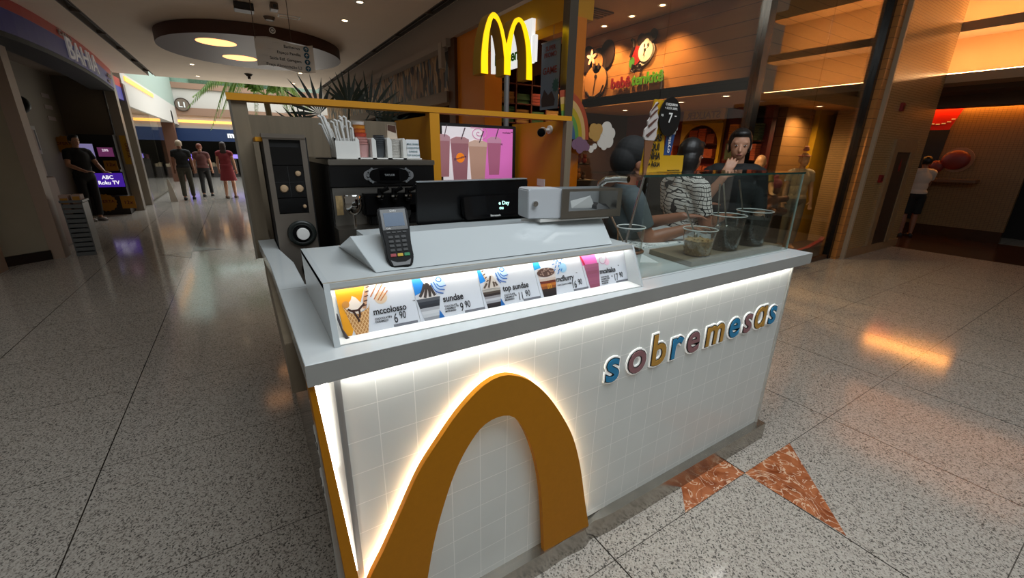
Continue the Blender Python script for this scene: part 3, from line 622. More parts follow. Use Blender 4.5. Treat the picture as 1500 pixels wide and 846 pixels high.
# steel dispenser on the right end of the stand
N_ = thing('napkin_dispenser', 'stainless steel dispenser box with a cut-out window and white end cap', 'dispenser', (.98, 1.2, 1.318))
q = MB(); q.prism([(.815, 1.19, 1.331), (.945, 1.165, 1.328), (.948, 1.165, 1.428), (.94, 1.165, 1.432), (.822, 1.19, 1.434), (.813, 1.19, 1.428)], (.03, .11, -.002)); obj('end_cap', q, mat('cap_white', '#c6cbd0', .3), N_, bevel=.003)
q = MB(); q.cyl((.838, 1.187, 1.383), (.836, 1.176, 1.383), .0095, n=16); q.cyl((.836, 1.176, 1.383), (.8355, 1.172, 1.383), .004, n=10); obj('lock', q, chrome, N_, smooth=True)
q = MB(); A = (.935, 1.16); Bx = (1.20, 1.135)
def dn(u, z, d=0): return V((A[0]+(Bx[0]-A[0])*u+.02*d*3, A[1]+(Bx[1]-A[1])*u+d, z))
for u0, u1, za, zb in ((0, 1, 1.325, 1.353), (0, .12, 1.353, 1.43), (.93, 1, 1.353, 1.43), (.12, .93, 1.421, 1.43)):
    q.prism([dn(u0, za), dn(u1, za), dn(u1, zb), dn(u0, zb)], (.001, .004, 0))
q.prism([dn(1, 1.325), dn(1, 1.427), dn(1, 1.427, .13), dn(1, 1.325, .13)], (.003, 0, 0)); q.prism([dn(0, 1.325), dn(1, 1.325), dn(1, 1.325, .13), dn(0, 1.325, .13)], (0, 0, .003)); obj('steel_shell', q, steel, N_)
q = MB(); q.prism([dn(0, 1.325, .128), dn(1, 1.325, .128), dn(1, 1.427, .128), dn(0, 1.427, .128)], (0, .003, 0)); obj('back_plate', q, mat('cap_grey', '#9a9ea0', .3, .2), N_)
q = MB(); q.prism([dn(.33, 1.355, .06), dn(.74, 1.352, .06), dn(.7, 1.395, .08), dn(.36, 1.378, .08)], (0, .002, .001)); obj('folded_napkin', q, mat('napkin_grey', '#8f9290', .6), N_)
q = MB(); q.prism([dn(.68, 1.35, .03), dn(.92, 1.35, .03), dn(.86, 1.368, .04), dn(.76, 1.372, .05), dn(.7, 1.362, .04)], (0, .05, .0)); obj('dark_holder', q, dgrey, N_)
q = MB(); q.prism([(.86, 1.18, 1.318), (1.17, 1.16, 1.316), (1.17, 1.28, 1.305), (.86, 1.3, 1.305)], (0, 0, .011)); obj('foot', q, wht, N_)
# ---- glass display case on the right
G = thing('glass_guard', 'clear glass guard case on the right end of the worktop around the toppings', 'glass case', (1.75, 1.1, 1.097))
q = MB(); q.prism([(1.215, 1.03, 1.0975), (2.334, 1.03, 1.0975), (2.334, 1.03, 1.474), (1.215, 1.03, 1.474)], (0, .006, 0)); obj('front_pane', q, glass, G)
q = MB(); q.box((2.328, 1.037, 1.0975), (2.334, 1.34, 1.474)); obj('side_pane', q, glass, G)
q = MB(); q.box((1.186, 1.025, 1.4745), (2.336, 1.30, 1.4825)); obj('top_pane', q, glass, G)
q = MB(); q.box((1.186, 1.0235, 1.4743), (2.336, 1.0252, 1.4827)); obj('pane_edge', q, mat('glass_edge', '#1e3b36', .15), G)
q = MB(); q.box((2.3335, 1.029, 1.0975), (2.3355, 1.0365, 1.474)); obj('pane_edge', q, mat('glass_edge2', '#87988f', .15), G)
q = MB(); q.cyl((1.212, 1.13, 1.0975), (1.31, 1.13, 1.4745), .005, n=10); obj('post', q, chrome, G, smooth=True)
q = MB(); q.tube([(1.262, 1.32, 1.0975), (1.258, 1.315, 1.40), (1.258, 1.31, 1.432), (1.268, 1.29, 1.45), (1.29, 1.25, 1.455), (1.30, 1.2, 1.455)], .0135, 12); obj('post', q, chrome, G, smooth=True)
# chopping board and paper
one('cutting_board', MB().prism([(1.565, 1.045, 1.0975), (2.31, 1.045, 1.0975), (2.31, 1.30, 1.0975), (1.6, 1.30, 1.0975)], (0, 0, .022)), m_board, 'grey brown wooden board under the topping cups inside the glass', 'board')
pp = MB(); pp.prism([(1.30, 1.28, 1.0975), (1.50, 1.16, 1.0975), (1.56, 1.30, 1.0975), (1.40, 1.42, 1.0975)], (0, 0, .0015)); one('paper_sheet', pp, paper, 'white sheet of paper lying behind the glass left of the board', 'paper')
m, nt, b, N, mth, mix = nodes_mat('printed_tray_paper', .55); tc = N('TexCoord'); n1 = N('TexNoise', i_Scale=55.0, i_Detail=2.0); nt.links.new(tc.outputs['Object'], n1.inputs['Vector']); nt.links.new(mix(mth('GREATER_THAN', n1.outputs['Fac'], .58), lin('#e6e7e6'), lin('#6e7377')), b.inputs['Base Color'])
pp = MB(); pp.prism([(1.62, 1.40, 1.0975), (2.0, 1.40, 1.0975), (2.0, 1.58, 1.0975), (1.62, 1.58, 1.0975)], (0, .0, .003)); one('tray_liner', pp, m, 'printed white paper liner behind the wooden board', 'paper')
# topping cups
def topping(x, y, r, h, fillh, fcol, label, z=1.1197, bot=.8, grain=60, handles=()):
    t = thing('topping_cup', label, 'container', (x, y, z), group='clear topping cups behind the glass')
    q = MB(); q.lathe([(r*bot, 0), (r, h), (r-.002, h), (r*bot-.002, .003)], (x, y, z), 28); obj('cup', q, acryl, t, smooth=True)
    q = MB(); q.tube([(x+r*math.cos(a)*1.02, y+r*math.sin(a)*1.02, z+h) for a in [2*PI*i/28 for i in range(28)]], .0025, 6, True); obj('rim', q, mat('acrylic_rim', '#d5dad8', .2), t, smooth=True)
    rf = r*(bot+(1-bot)*fillh/h)-.004; q = MB(); q.lathe([(0, .004), (r*bot-.004, .004), (rf, fillh), (rf*.6, fillh+.006), (0, fillh+.008)], (x, y, z), 24); o = obj('filling', q, mat('fill_'+fcol[1:], fcol, .6, var=.6, scale=grain, bump=1), t, smooth=True)
    rs = random.Random(int(x*100)); q = MB()
    for i in range(60):
        a = rs.random()*2*PI; u = rs.random(); rad = (r*bot+(rf-r*bot)*u)-.0025; q.ell((x+rad*math.cos(a), y+rad*math.sin(a), z+.008+(fillh-.006)*u), (.004+.002*rs.random(), .004, .0035), rot('Z', rs.random()*180), 6)
    for i in range(25):
        a = rs.random()*2*PI; rad = rf*rs.random(); q.ell((x+rad*math.cos(a), y+rad*math.sin(a), z+fillh+.006), (.005, .004, .004), rot('Z', rs.random()*180), 6)
    tag(obj('pieces', q, mat('fill_'+fcol[1:], fcol), t, smooth=True), kind='stuff')
    return t
topping(1.71, 1.125, .072, .118, .068, '#a5824e', 'clear cup of chopped peanuts standing on the wooden board')
topping(1.935, 1.135, .076, .165, .10, '#3a342c', 'square-looking clear cup of dark grounds between the peanuts and black crumbs')
topping(2.165, 1.14, .082, .172, .135, '#222220', 'fullest clear cup of black cookie crumbs nearest the right pane')
sa = topping(1.30, 1.16, .055, .175, .06, '#4a2c1c', 'tall clear tub of brown sauce with white label by the steel rod', z=1.0975)
q = MB(); q.cyl((1.30, 1.16, 1.103), (1.30, 1.16, 1.17), .0475, .0525, 28, False); obj('paper_label', q, paper, sa, smooth=True)
q = MB(); q.tube([(1.30+.054*math.cos(a), 1.16+.054*math.sin(a), 1.175) for a in [2*PI*i/28 for i in range(28)]], .006, 8, True); obj('brown_rim', q, mat('brown_rim', '#6b4326', .4), sa, smooth=True)
for (p0, p1, lb) in (((1.72, 1.15, 1.20), (1.69, 1.21, 1.335), 'steel spoon standing in the peanut cup'), ((1.93, 1.18, 1.22), (1.905, 1.19, 1.425), 'left long spoon handle in the cup of dark grounds'), ((1.955, 1.15, 1.22), (1.885, 1.16, 1.43), 'right long spoon handle in the cup of dark grounds'), ((2.14, 1.18, 1.26), (2.06, 1.19, 1.44), 'long spoon handle in the black crumbs'), ((1.30, 1.175, 1.18), (1.255, 1.25, 1.33), 'pale wooden stick in the brown sauce tub')):
    s = thing('spoon', lb, 'spoon', p0, group='spoons in the topping cups'); q = MB(); q.tube([p0, V(p0).lerp(V(p1), .5), p1], [.003, .0035, .0045], 8); obj('handle', q, mat('spoon_tan', '#8d7460', .4) if 'stick' in lb else steel, s, smooth=True); q = MB(); q.ell(p0, (.011, .008, .014)); obj('bowl', q, steel, s, smooth=True)
# ladles hanging on the post
for i, x in enumerate((1.30, 1.345)):
    s = thing('ladle', ('small steel ladle hanging left behind the dispenser', 'small steel ladle hanging right behind the dispenser')[i], 'ladle', (x, 1.45, 1.24)); q = MB(); q.tube([(x, 1.45, 1.33), (x, 1.45, 1.265)], .003); obj('handle', q, steel, s, smooth=True); q = MB(); q.ell((x, 1.45, 1.245), (.018, .01, .026)); obj('bowl', q, steel, s, smooth=True)
    q = MB(); q.tube([(1.262, 1.32, 1.33), (1.30, 1.44, 1.333), (1.36, 1.455, 1.333)], .003); obj('hook', q, steel, s, smooth=True) if i == 0 else q.bm.free()
# yellow sign standing on the glass
Q = thing('promo_stand', 'yellow cardboard ice cream promotion standing on the glass guard', 'sign', (1.32, 1.15, 1.483))
def qp(x, z, d=0): return V((1.30, 1.145, 1.4832))+V((1, .04, 0)).normalized()*x+V((0, 0, 1))*z+V((0, -1, 0))*d
ycard = mat('yellow_card', '#c79712', .45)
q = MB(); q.prism([qp(x, z) for x, z in ((0, 0), (.262, 0), (.265, .006), (.262, .066), (.13, .066), (.122, .13), (.115, .262), (.04, .262), (.02, .15))], (0, .006, 0)); obj('backing', q, ycard, Q)
q = MB(); q.prism([qp(x, z) for x, z in ((0.1, 0), (.25, 0), (.25, .004), (.1, .004))], (0, .05, 0)); obj('foot', q, ycard, Q)
q = MB(); q.prism([qp(.125+.064*math.cos(2*PI*i/32), .205+.07*math.sin(2*PI*i/32), .012) for i in range(32)], (0, .005, 0)); dsc = obj('price_disc', q, mat('disc_black', '#0a0a0a', .4), Q)
q = MB(); q.text('7', qp(.125, .185, .0125), V((1, .04, 0)), V((0, 0, 1)), .05, .0005, .01); q.text('--', qp(.157, .205, .0125), V((1, .04, 0)), V((0, 0, 1)), .02, .0005, .02); q.text('R$', qp(.076, .205, .0125), V((1, .04, 0)), V((0, 0, 1)), .011, .0005, .01); q.text('CASQUINHA', qp(.125, .244, .0125), V((1, .04, 0)), V((0, 0, 1)), .0125, .0005, .01); q.text('+ \u00c1GUA 300ML', qp(.125, .231, .0125), V((1, .04, 0)), V((0, 0, 1)), .0115, .0005, 0); obj('disc_text', q, wht, dsc)
q = MB()
for t_, z, x in (('CAS', .117, .072), ('QUI', .083, .066), ('NHA', .05, .07), ('+ \u00c1GUA', .023, .073)): q.text(t_, qp(x, z, .0035), V((1, .04, 0)), V((0, 0, 1)), .036 if len(t_) < 4 else .0225, .001, .03, sx=.86)
q.text('imagens meramente ilustrativas', qp(.2, .006, .0035), V((1, .04, 0)), V((0, 0, 1)), .0065, .001); obj('lettering', q, ink, Q)
q = MB(); q.prism([qp(x, z, .008) for x, z in ((-.002, .125), (.05, .125), (.026, -.001), (.012, -.001))], (0, .005, 0)); cn = obj('cone_print', q, mat('cone_tan', '#7d5236', .5, var=.2, scale=80), Q)
q = MB(); q.prism([qp(x, z, .009) for x, z in ((-.012, .13), (.0, .118), (.05, .118), (.06, .135), (.058, .15), (.062, .165), (.056, .182), (.06, .2), (.05, .215), (.052, .228), (.044, .24), (.047, .253), (.04, .25), (.03, .235), (.012, .215), (.016, .2), (.002, .185), (.006, .168), (-.01, .155))], (0, .006, 0)); ic = obj('ice_print', q, mat('vanilla', '#c5bcb8', .5), Q)
q = MB()
for z0_ in (.135, .168, .2, .222):
    q.prism([qp(x, z, .0115) for x, z in ((-.006+(z0_-.13)*.2, z0_), (.01, z0_-.006), (.045, z0_+.02), (.054, z0_+.03), (.035, z0_+.022))], (0, .001, 0))
obj('swirl_print', q, mat('choc_swirl', '#5b3a32', .5), ic)
q = MB(); q.prism([qp(x, z, .001) for x, z in ((.128, .066), (.172, .066), (.186, .165), (.135, .165))], (0, .003, 0)); wc = obj('cup_print', q, mat('water_blue', '#27457c', .4), Q)
q = MB(); q.prism([qp(x, z, .003) for x, z in ((.128, .16), (.192, .16), (.194, .172), (.126, .172))], (0, .002, 0)); q.prism([qp(x, z, .0025) for x, z in ((.131, .145), (.184, .145), (.186, .162), (.131, .162))], (0, .001, 0)); obj('lid_print', q, mat('lid_grey', '#a9a6a2', .4), wc)
q = MB(); q.text('crystal', qp(.158, .074, .0028), V((0, 0, 1)), V((-1, -.04, 0)), .026, .0006, .01, 'LEFT'); obj('cup_text', q, paper, wc)
# ================================================================ back of the kiosk
KB = thing('kiosk_partition', 'wood and yellow partition with a yellow top rail at the back of the kiosk', 'partition', (1.0, 2.9, 0))
q = MB(); q.box((.008, 2.48, 1.0), (.072, 2.55, 1.755)); q.box((.1, 2.48, 0), (.14, 2.55, 1.0)); obj('wood_post', q, m_wood, KB)
q = MB(); q.prism([(-.006, 2.46, 1.755), (2.035, 2.46, 1.765), (2.035, 2.46, 1.795), (-.006, 2.46, 1.785)], (0, .1, 0)); obj('top_rail', q, yel, KB)
q = MB(); q.box((.072, 3.13, .1), (.985, 3.16, 1.735)); q.box((.045, 2.55, 1.0), (.07, 3.16, 1.735)); obj('wood_panel', q, m_wood, KB)
q = MB(); q.box((.985, 2.47, .1), (1.01, 3.16, 1.745)); obj('yellow_panel', q, yel, KB)
q = MB(); q.box((.975, 2.462, .1), (1.035, 2.53, 1.757)); obj('yellow_post', q, yel, KB)
q = MB(); q.box((2.0, 2.5, .1), (2.022, 3.2, 1.77)); obj('yellow_panel', q, yel, KB)
q = MB(); q.box((1.01, 3.16, .1), (2.0, 3.18, 1.74)); obj('back_panel', q, yel, KB)
q = MB(); q.box((1.99, 2.46, .1), (2.045, 2.5, 1.765)); obj('wood_post', q, m_wood, KB)
q = MB(); q.box((-.002, 2.475, 1.0), (.008, 2.56, 1.755)); obj('steel_edge', q, steel, KB)
q = MB(); q.box((2.022, 2.56, 1.4), (2.026, 2.75, 1.44)); q.bm.free()
one('notice_sticker', MB().box((1.994, 2.70, 1.30), (1.9985, 2.80, 1.352)), paper, 'small white printed notice stuck low on the yellow panel under the camera', 'notice')
inner = thing('work_counter', 'low steel work counter inside the kiosk behind the till', 'counter', (1.2, 1.7, 0))
q = MB(); q.box((.14, 1.5, .96), (1.3, 1.70, 1.0)); obj('steel_top', q, steel, inner)
q = MB(); q.box((.16, 1.52, 0), (1.28, 1.69, .96)); obj('carcass', q, white, inner)
inner2 = thing('machine_counter', 'dark counter carrying the soft serve machine', 'counter', (.6, 2.5, 0)); q = MB(); q.box((.32, 2.12, 0), (.97, 2.8, .95)); obj('carcass', q, dgrey, inner2); q = MB(); q.box((.31, 2.1, .95), (.98, 2.8, .98)); obj('steel_top', q, steel, inner2)
# security camera
c = thing('security_camera', 'white and black security camera on the right yellow panel', 'camera', (2.0, 2.7, 1.69))
q = MB(); q.cyl((2.0, 2.66, 1.712), (1.985, 2.66, 1.712), .03, n=20); obj('wall_mount', q, wht, c, smooth=True); q = MB(); q.tube([(1.985, 2.66, 1.712), (1.95, 2.655, 1.706), (1.92, 2.645, 1.70)], .01); obj('arm', q, wht, c, smooth=True)
q = MB(); q.cyl((1.93, 2.66, 1.70), (1.86, 2.58, 1.685), .028, .03, 20); q.ell((1.93, 2.66, 1.70), .028); obj('body', q, wht, c, smooth=True); q = MB(); q.cyl((1.862, 2.582, 1.6855), (1.852, 2.571, 1.684), .0295, .027, 20); obj('lens', q, mat('gloss_black', '#050506', .1), c, smooth=True)
# menu screen
Tv = thing('menu_screen', 'lit menu screen with a picture of three milkshakes on pink and white', 'screen', (1.62, 3.12, 1.5))
q = MB(); q.box((1.30, 3.09, 1.30), (1.97, 3.13, 1.748)); obj('frame', q, blackm, Tv, bevel=.004)
q = MB(); q.box((1.315, 3.085, 1.32), (1.935, 3.0895, 1.725)); obj('screen_white', q, mat('scr_white', '#d8d2d6', .4, emit=.55), Tv)
q = MB(); q.box((1.655, 3.083, 1.32), (1.935, 3.086, 1.725)); obj('screen_pink', q, mat('scr_pink', '#d670bb', .4, emit=.45), Tv)
def scr(nm, pts, col, y, e=.4): q = MB(); q.prism([(x, y, z) for x, z in pts], (0, .001, 0)); return obj(nm, q, mat('scr_'+col[1:], col, .4, emit=e), Tv)
def shake(x, w, z0, z1, ca, cb, y):
    scr('shake_print', [(x-w*.36, z0), (x+w*.36, z0), (x+w*.5, z1), (x-w*.5, z1)], ca, y)
    scr('froth_print', [(x-w*.5, z1-.03), (x+w*.5, z1-.03), (x+w*.5, z1), (x+w*.25, z1+.016), (x-w*.2, z1+.018), (x-w*.5, z1)], cb, y-.001)
    scr('straw_print', [(x+w*.05, z1), (x+w*.1, z1), (x+w*.33, z1+.085), (x+w*.26, z1+.085)], '#5a4a52', y-.002, .2)
shake(1.32, .11, 1.36, 1.65, '#9c6a70', '#b08890', 3.081); shake(1.76, .13, 1.37, 1.645, '#a8627e', '#c08aa4', 3.081); shake(1.455, .155, 1.325, 1.635, '#94626a', '#a87c80', 3.079); shake(1.61, .165, 1.325, 1.615, '#b48e7c', '#c8a898', 3.077)
scr('badge_print', disc(1.457, 1.5, .036), '#e07a1c', 3.0775, .6)
q = MB(); q.text('Ovomaltine', (1.455, 3.0765, 1.493), (1, 0, .25), (-.25, 0, 1), .022, .0005, .02); obj('badge_text', q, mat('scr_navy', '#23265c', .4), Tv)
q = MB(); q.text('mcshake\u2122', (1.885, 3.0825, 1.69), (1, 0, 0), (0, 0, 1), .022, .0005, .01); q.text('R$ 17,90', (1.80, 3.0825, 1.60), (1, 0, 0), (0, 0, 1), .021, .0005, .01); q.text('a partir de', (1.79, 3.0825, 1.625), (1, 0, 0), (0, 0, 1), .01, .0005, .0); obj('screen_text', q, mat('scr_ink', '#4a2038', .5), Tv)
q = MB(); q.tube([(1.62+.0058*a*math.cos(a), 3.0815, 1.685+.0042*a*math.sin(a)) for a in [k*.35 for k in range(2, 44)] if 1.685+.0042*a*math.sin(a) < 1.724], .0035, 6); obj('swirl_print', q, mat('scr_swirl', '#d59ab8', .5, emit=.3), Tv)
# golden arches sign on its pole
M_ = thing('arches_sign', 'lit yellow double arch sign on a grey pole above the kiosk rail', 'sign', (1.942, 3.19, 1.74))
q = MB(); q.cyl((1.942, 3.20, 1.74), (1.942, 3.20, 2.135), .022, n=16); obj('pole', q, mat('pole_grey', '#8f9092', .35, .6), M_, smooth=True)
# half of each arch as outer and inner outline, metres from the foot of the middle leg
O1 = [(-.247, 0), (-.246, .092), (-.236, .197), (-.218, .289), (-.187, .376), (-.158, .418), (-.134, .430), (-.109, .422), (-.085, .399), (-.047, .329), (-.018, .230)]
I1 = [(-.180, 0), (-.181, .092), (-.179, .197), (-.170, .276), (-.155, .342), (-.141, .381), (-.127, .393), (-.114, .381), (-.085, .339), (-.055, .237), (-.038, .131)]
O2 = [(.239, -.006), (.235, .092), (.223, .197), (.202, .289), (.167, .376), (.127, .421), (.097, .432), (.068, .423), (.045, .403), (.011, .329), (-.018, .230)]
I2 = [(.176, -.006), (.175, .092), (.169, .197), (.156, .276), (.134, .342), (.112, .386), (.093, .398), (.078, .386), (.055, .342), (.034, .237), (.025, .131)]
q = MB(); f = MB(); wx = lambda p: p.x+1.942; wz = lambda p: p.y+2.128
for A, B2 in ((O1, I1), (O2, I2)):
    A, B2 = [resample(bez([(a, b3, 0) for a, b3 in L], 6), 40) for L in (A, B2)]; q.band([(wx(p), 3.187, wz(p)) for p in A], [(wx(p), 3.187, wz(p)) for p in B2], (0, .13, 0))
    A2 = [p.lerp(o, .06) for p, o in zip(A, B2)]; B3 = [p.lerp(o, .06) for p, o in zip(B2, A)]; f.band([(wx(p), 3.18, wz(p)) for p in A2], [(wx(p), 3.18, wz(p)) for p in B3], (0, .006, 0))
leg = [(1.924, 2.358), (1.904, 2.26), (1.904, 2.135), (1.967, 2.135), (1.967, 2.26)]
q.prism([(x, 3.187, z) for x, z in leg], (0, .13, 0)); f.prism([(x, 3.18, z) for x, z in [(1.924, 2.358), (1.9065, 2.26), (1.9065, 2.139), (1.9645, 2.139), (1.9645, 2.26)]], (0, .006, 0))
obj('sign_body', q, mat('sign_side', '#a8800f', .35), M_, smooth=True); obj('lit_face', f, mat('sign_face', '#ffd400', .4, emit=1.0, ecol='#ffd000'), M_)
# cone and cup dispenser
Cd = thing('cone_dispenser', 'tall steel cone and cup dispenser with black panels at the left of the kiosk', 'dispenser', (.18, 2.3, 0))
q = MB(); q.box((.1, 2.21, .1), (.275, 2.6, 1.595)); q.box((.13, 2.25, 0), (.27, 2.58, .1)); obj('cabinet', q, blackm, Cd)
q = MB(); q.box((.074, 2.22, 1.575), (.1, 2.6, 1.592)); obj('top_strip', q, yel, Cd)
q = MB(); q.frame((.1, 2.195, .6), (.268, 2.21, 1.605), .022, 1, .016); q.box((.1, 2.196, .6), (.268, 2.21, 1.258)); q.box((.096, 2.19, 1.59), (.268, 2.3, 1.607)); obj('steel_front', q, mat('dispenser_steel', '#8f867c', .35, .75, var=.1), Cd)
for i, (z0_, z1_) in enumerate(((1.476, 1.552), (1.332, 1.472), (1.262, 1.328))):
    pn = obj('black_panel', MB().box((.115, 2.2, z0_), (.248, 2.207, z1_)), mat('panel_black', '#0a0a0b', .25), Cd)
    if i == 1: q = MB(); q.box((.115, 2.1985, 1.40), (.248, 2.2005, 1.402)); q.box((.18, 2.1985, 1.332), (.182, 2.2005, 1.472)); obj('panel_joint', q, dgrey, pn)
for x, z, r in ((.155, 1.372, .0165), (.218, 1.371, .0165), (.22, 1.438, .012), (.23, 1.29, .008)):
    q = MB(); q.lathe([(0, -.008), (r*.5, -.006), (r, 0), (r*1.05, .004), (r*.8, .012), (0, .014)], (x, 2.196, z), 18, rot('X', 90)); one('wafer_cone', q, mat('wafer', '#b79a78', .6, var=.15, scale=80), {(.155, 1.372): 'round pale wafer cone end at lower left of the black dispenser panel', (.218, 1.371): 'round pale wafer cone end at lower right of the black dispenser panel', (.22, 1.438): 'smaller wafer cone end upper right on the black dispenser panel', (.23, 1.29): 'tiniest wafer cone end in the lowest black panel'}[(x, z)], 'ice cream cone', 'wafer cones in the dispenser', smooth=True)
for k, (x, z) in enumerate(((.203, 1.165), (.245, .99))):
    q = MB(); q.tube([(x+.052*math.cos(a), 2.192, z+.05*math.sin(a)) for a in [2*PI*i/28 for i in range(28)]], .012, 10, True); rg = obj('cup_port', q, mat('port_rubber', '#1c211f', .35), Cd, smooth=True); q = MB(); q.cyl((x, 2.196, z), (x, 2.188, z), .045, n=28); obj('port_hole', q, black, rg, smooth=True)
q = MB(); q.lathe([(.0, 0), (.026, .001), (.028, .004), (.0245, .06)], (.205, 2.165, 1.164), 22, rot('X', 90).inverted()); one('paper_cup', q, wht, 'white paper cup sticking out of the round dispenser port', 'cup', smooth=True)
# soft serve machine
SM = thing('soft_serve_machine', 'black and steel soft serve machine with three dispensing levers', 'ice cream machine', (.6, 2.4, .98))
q = MB(); q.box((.338, 2.12, .98), (.85, 2.75, 1.478)); obj('body', q, blackm, SM)
q = MB(); q.box((.338, 2.098, 1.478), (.848, 2.75, 1.503)); obj('steel_top', q, steel, SM, bevel=.003)
q = MB(); q.box((.338, 2.105, 1.379), (.846, 2.12, 1.477)); hd = obj('header', q, mat('header_black', '#0c0c0d', .3), SM, bevel=.003)
q = MB(); q.prism([(.612+.122*math.copysign(abs(math.cos(a))**.8, math.cos(a)), 2.102, 1.431+.034*math.copysign(abs(math.sin(a))**.7, math.sin(a))) for a in [2*PI*i/40 for i in range(40)]], (0, .003, 0)); ov = obj('control_panel', q, mat('ctrl_silver', '#8f9092', .3, .4), hd)
q = MB(); q.prism([(.612+.108*math.cos(2*PI*i/40), 2.1005, 1.431+.037*math.sin(2*PI*i/40)) for i in range(40)], (0, .003, 0)); obj('panel_face', q, black, hd)
q = MB(); q.box((.565, 2.099, 1.408), (.66, 2.1012, 1.458)); obj('panel_display', q, mat('gloss_black', '#050506', .1), hd)
q = MB(); q.text('TAYLOR', (.613, 2.0985, 1.428), (1, 0, 0), (0, 0, 1), .013, .0005, .02); obj('maker_text', q, mat('text_grey', '#8f9294', .5), hd)
for k in range(16):
    sx_ = -1 if k < 8 else 1; j = k % 8; a = math.radians(-62+j*124/7+ (8 if abs(j-3.5) < 1 else 0)); x = .612+sx_*(.066+.036*math.cos(a)); z = 1.431+.034*math.sin(a)
    q = MB(); q.cyl((x, 2.0995, z), (x, 2.098, z), .0062, n=12); bt = obj('button', q, mat('btn_grey', '#6f7274', .4), hd); q = MB(); q.cyl((x, 2.098, z), (x, 2.0972, z), .0047, n=10); obj('button_cap', q, black, bt) if False else q.bm.free()
q = MB(); q.box((.345, 2.112, .99), (.78, 2.121, 1.376)); obj('steel_front', q, mat('front_steel', '#8a8781', .3, .8), SM); q = MB(); q.box((.335, 2.0, 1.10), (.78, 2.12, 1.2)); obj('drip_shelf', q, steel, SM)
q = MB(); q.box((.468, 2.05, 1.245), (.735, 2.12, 1.35)); q.box((.49, 2.055, 1.2), (.59, 2.12, 1.25)); q.box((.68, 2.05, 1.2), (.75, 2.12, 1.3)); obj('dispensing_head', q, black, SM, bevel=.008)
for k, x in enumerate((.545, .612, .678)):
    q = MB(); q.cyl((x, 2.04, 1.375), (x, 2.04, 1.322), .013, .016, 16); q.ell((x, 2.04, 1.322), (.017, .017, .012)); lv = obj('lever', q, black, SM, smooth=True); q = MB(); q.tube([(x, 2.05, 1.36), (x+.005, 2.02, 1.365), (x+.03, 2.01, 1.38)], [.008, .009, .011]); obj('lever_grip', q, black, lv, smooth=True)
    q = MB(); q.cyl((x-.004, 2.035, 1.336), (x-.004, 2.035, 1.344), .019, n=18); obj('lever_ring', q, chrome, lv, smooth=True)
    q = MB(); q.lathe([(.012, 0), (.02, .02), (.022, .04)], (x, 2.065, 1.225), 14); obj('nozzle', q, blackm, SM, smooth=True)
q = MB(); q.prism([(.6+.01*k, 2.049, 1.25 if k % 2 else 1.27) for k in range(8)]+[(.67, 2.049, 1.23), (.6, 2.049, 1.23)], (0, .003, 0)); obj('star_guide', q, steel, SM)
# mixing cup
mc = thing('mixing_cup', 'shiny steel mixing cup on a thin stem at the left of the soft serve machine', 'cup', (.415, 2.03, 1.2)); q = MB(); q.lathe([(.0, 1.262), (.02, 1.264), (.034, 1.28), (.041, 1.30), (.041, 1.345), (.037, 1.352), (.0, 1.353)], (.415, 2.03, 0), 28); obj('bowl', q, chrome, mc, smooth=True)
q = MB(); q.cyl((.415, 2.03, 1.2), (.415, 2.03, 1.265), .006); obj('stem', q, chrome, mc, smooth=True)
lb = MB(); lb.box((.355, 2.1105, 1.25), (.385, 2.112, 1.34)); one('instruction_sticker', lb, mat('sticker_tan', '#a58c62', .5, var=.5, scale=70), 'tan instruction sticker on the steel front left of the mixing cup', 'sticker')
lb = MB(); lb.box((.738, 2.1105, 1.22), (.765, 2.112, 1.34)); one('instruction_sticker', lb, mat('sticker_white', '#b9bcc0', .5, var=.6, scale=90), 'white printed sticker on the steel front by the right dispensing lever', 'sticker')
# organiser with cups, lids, straws, napkins
O = thing('cup_organiser', 'white compartment organiser on top of the soft serve machine', 'organiser', (.59, 2.2, 1.5045))
def org(x0, x1, z1): q = MB(); q.prism([(x0, 2.15, 1.505), (x1, 2.15, 1.505), (x1, 2.15, z1-.012), (x1-.01, 2.15, z1), (x0+.004, 2.15, z1), (x0, 2.15, z1-.006)], (0, .13, 0)); return q
for x0, x1, z1 in ((.386, .392, 1.60), (.478, .494, 1.602), (.552, .572, 1.602), (.626, .648, 1.605), (.704, .722, 1.605)): obj('divider', org(x0, x1, z1), wht, O)
q = MB(); q.box((.386, 2.145, 1.505), (.482, 2.15, 1.585)); q.box((.386, 2.15, 1.505), (.80, 2.28, 1.511)); obj('tray', q, wht, O)
q = MB(); q.box((.386, 2.28, 1.505), (.80, 2.285, 1.6)); obj('back_wall', q, wht, O)
rs = random.Random(5)
for i in range(16):
    x = .40+.075*(i % 6)/5+rs.uniform(-.004, .004); y = 2.175+.03*(i//6); tx = x+(-.05+.012*(i % 6))+rs.uniform(-.012, .012); ty = y+rs.uniform(-.02, .03); tz = 1.655+rs.uniform(-.02, .035)
    s = MB(); s.tube([(x, y, 1.515), V((x, y, 1.515)).lerp(V((tx, ty, tz)), .85), (tx, ty, tz), (tx-.012, ty-.003, tz+.006)], [.0045, .0048, .0055, .005], 7)
    one('wrapped_straw', s, mat('straw_paper', '#d9d9d6', .5, var=.2, scale=120), 'white paper wrapped straw in the bundle at the left of the organiser', 'straw', 'wrapped straws in the organiser', smooth=True)
def cupmb(x, y, z, r, h, taper=.76): q = MB(); q.lathe([(r*taper-.001, .002), (r*taper, 0), (r, h), (r+.0025, h+.002), (r-.001, h-.001), (r*taper-.002, .004)], (x, y, z), 20); return q
orange_c = ['#c4b0aa', '#c07f76', '#bd6f63', '#b8604e', '#c0502a', '#c8581c', '#cb7722', '#c7c0ba']
c0 = None
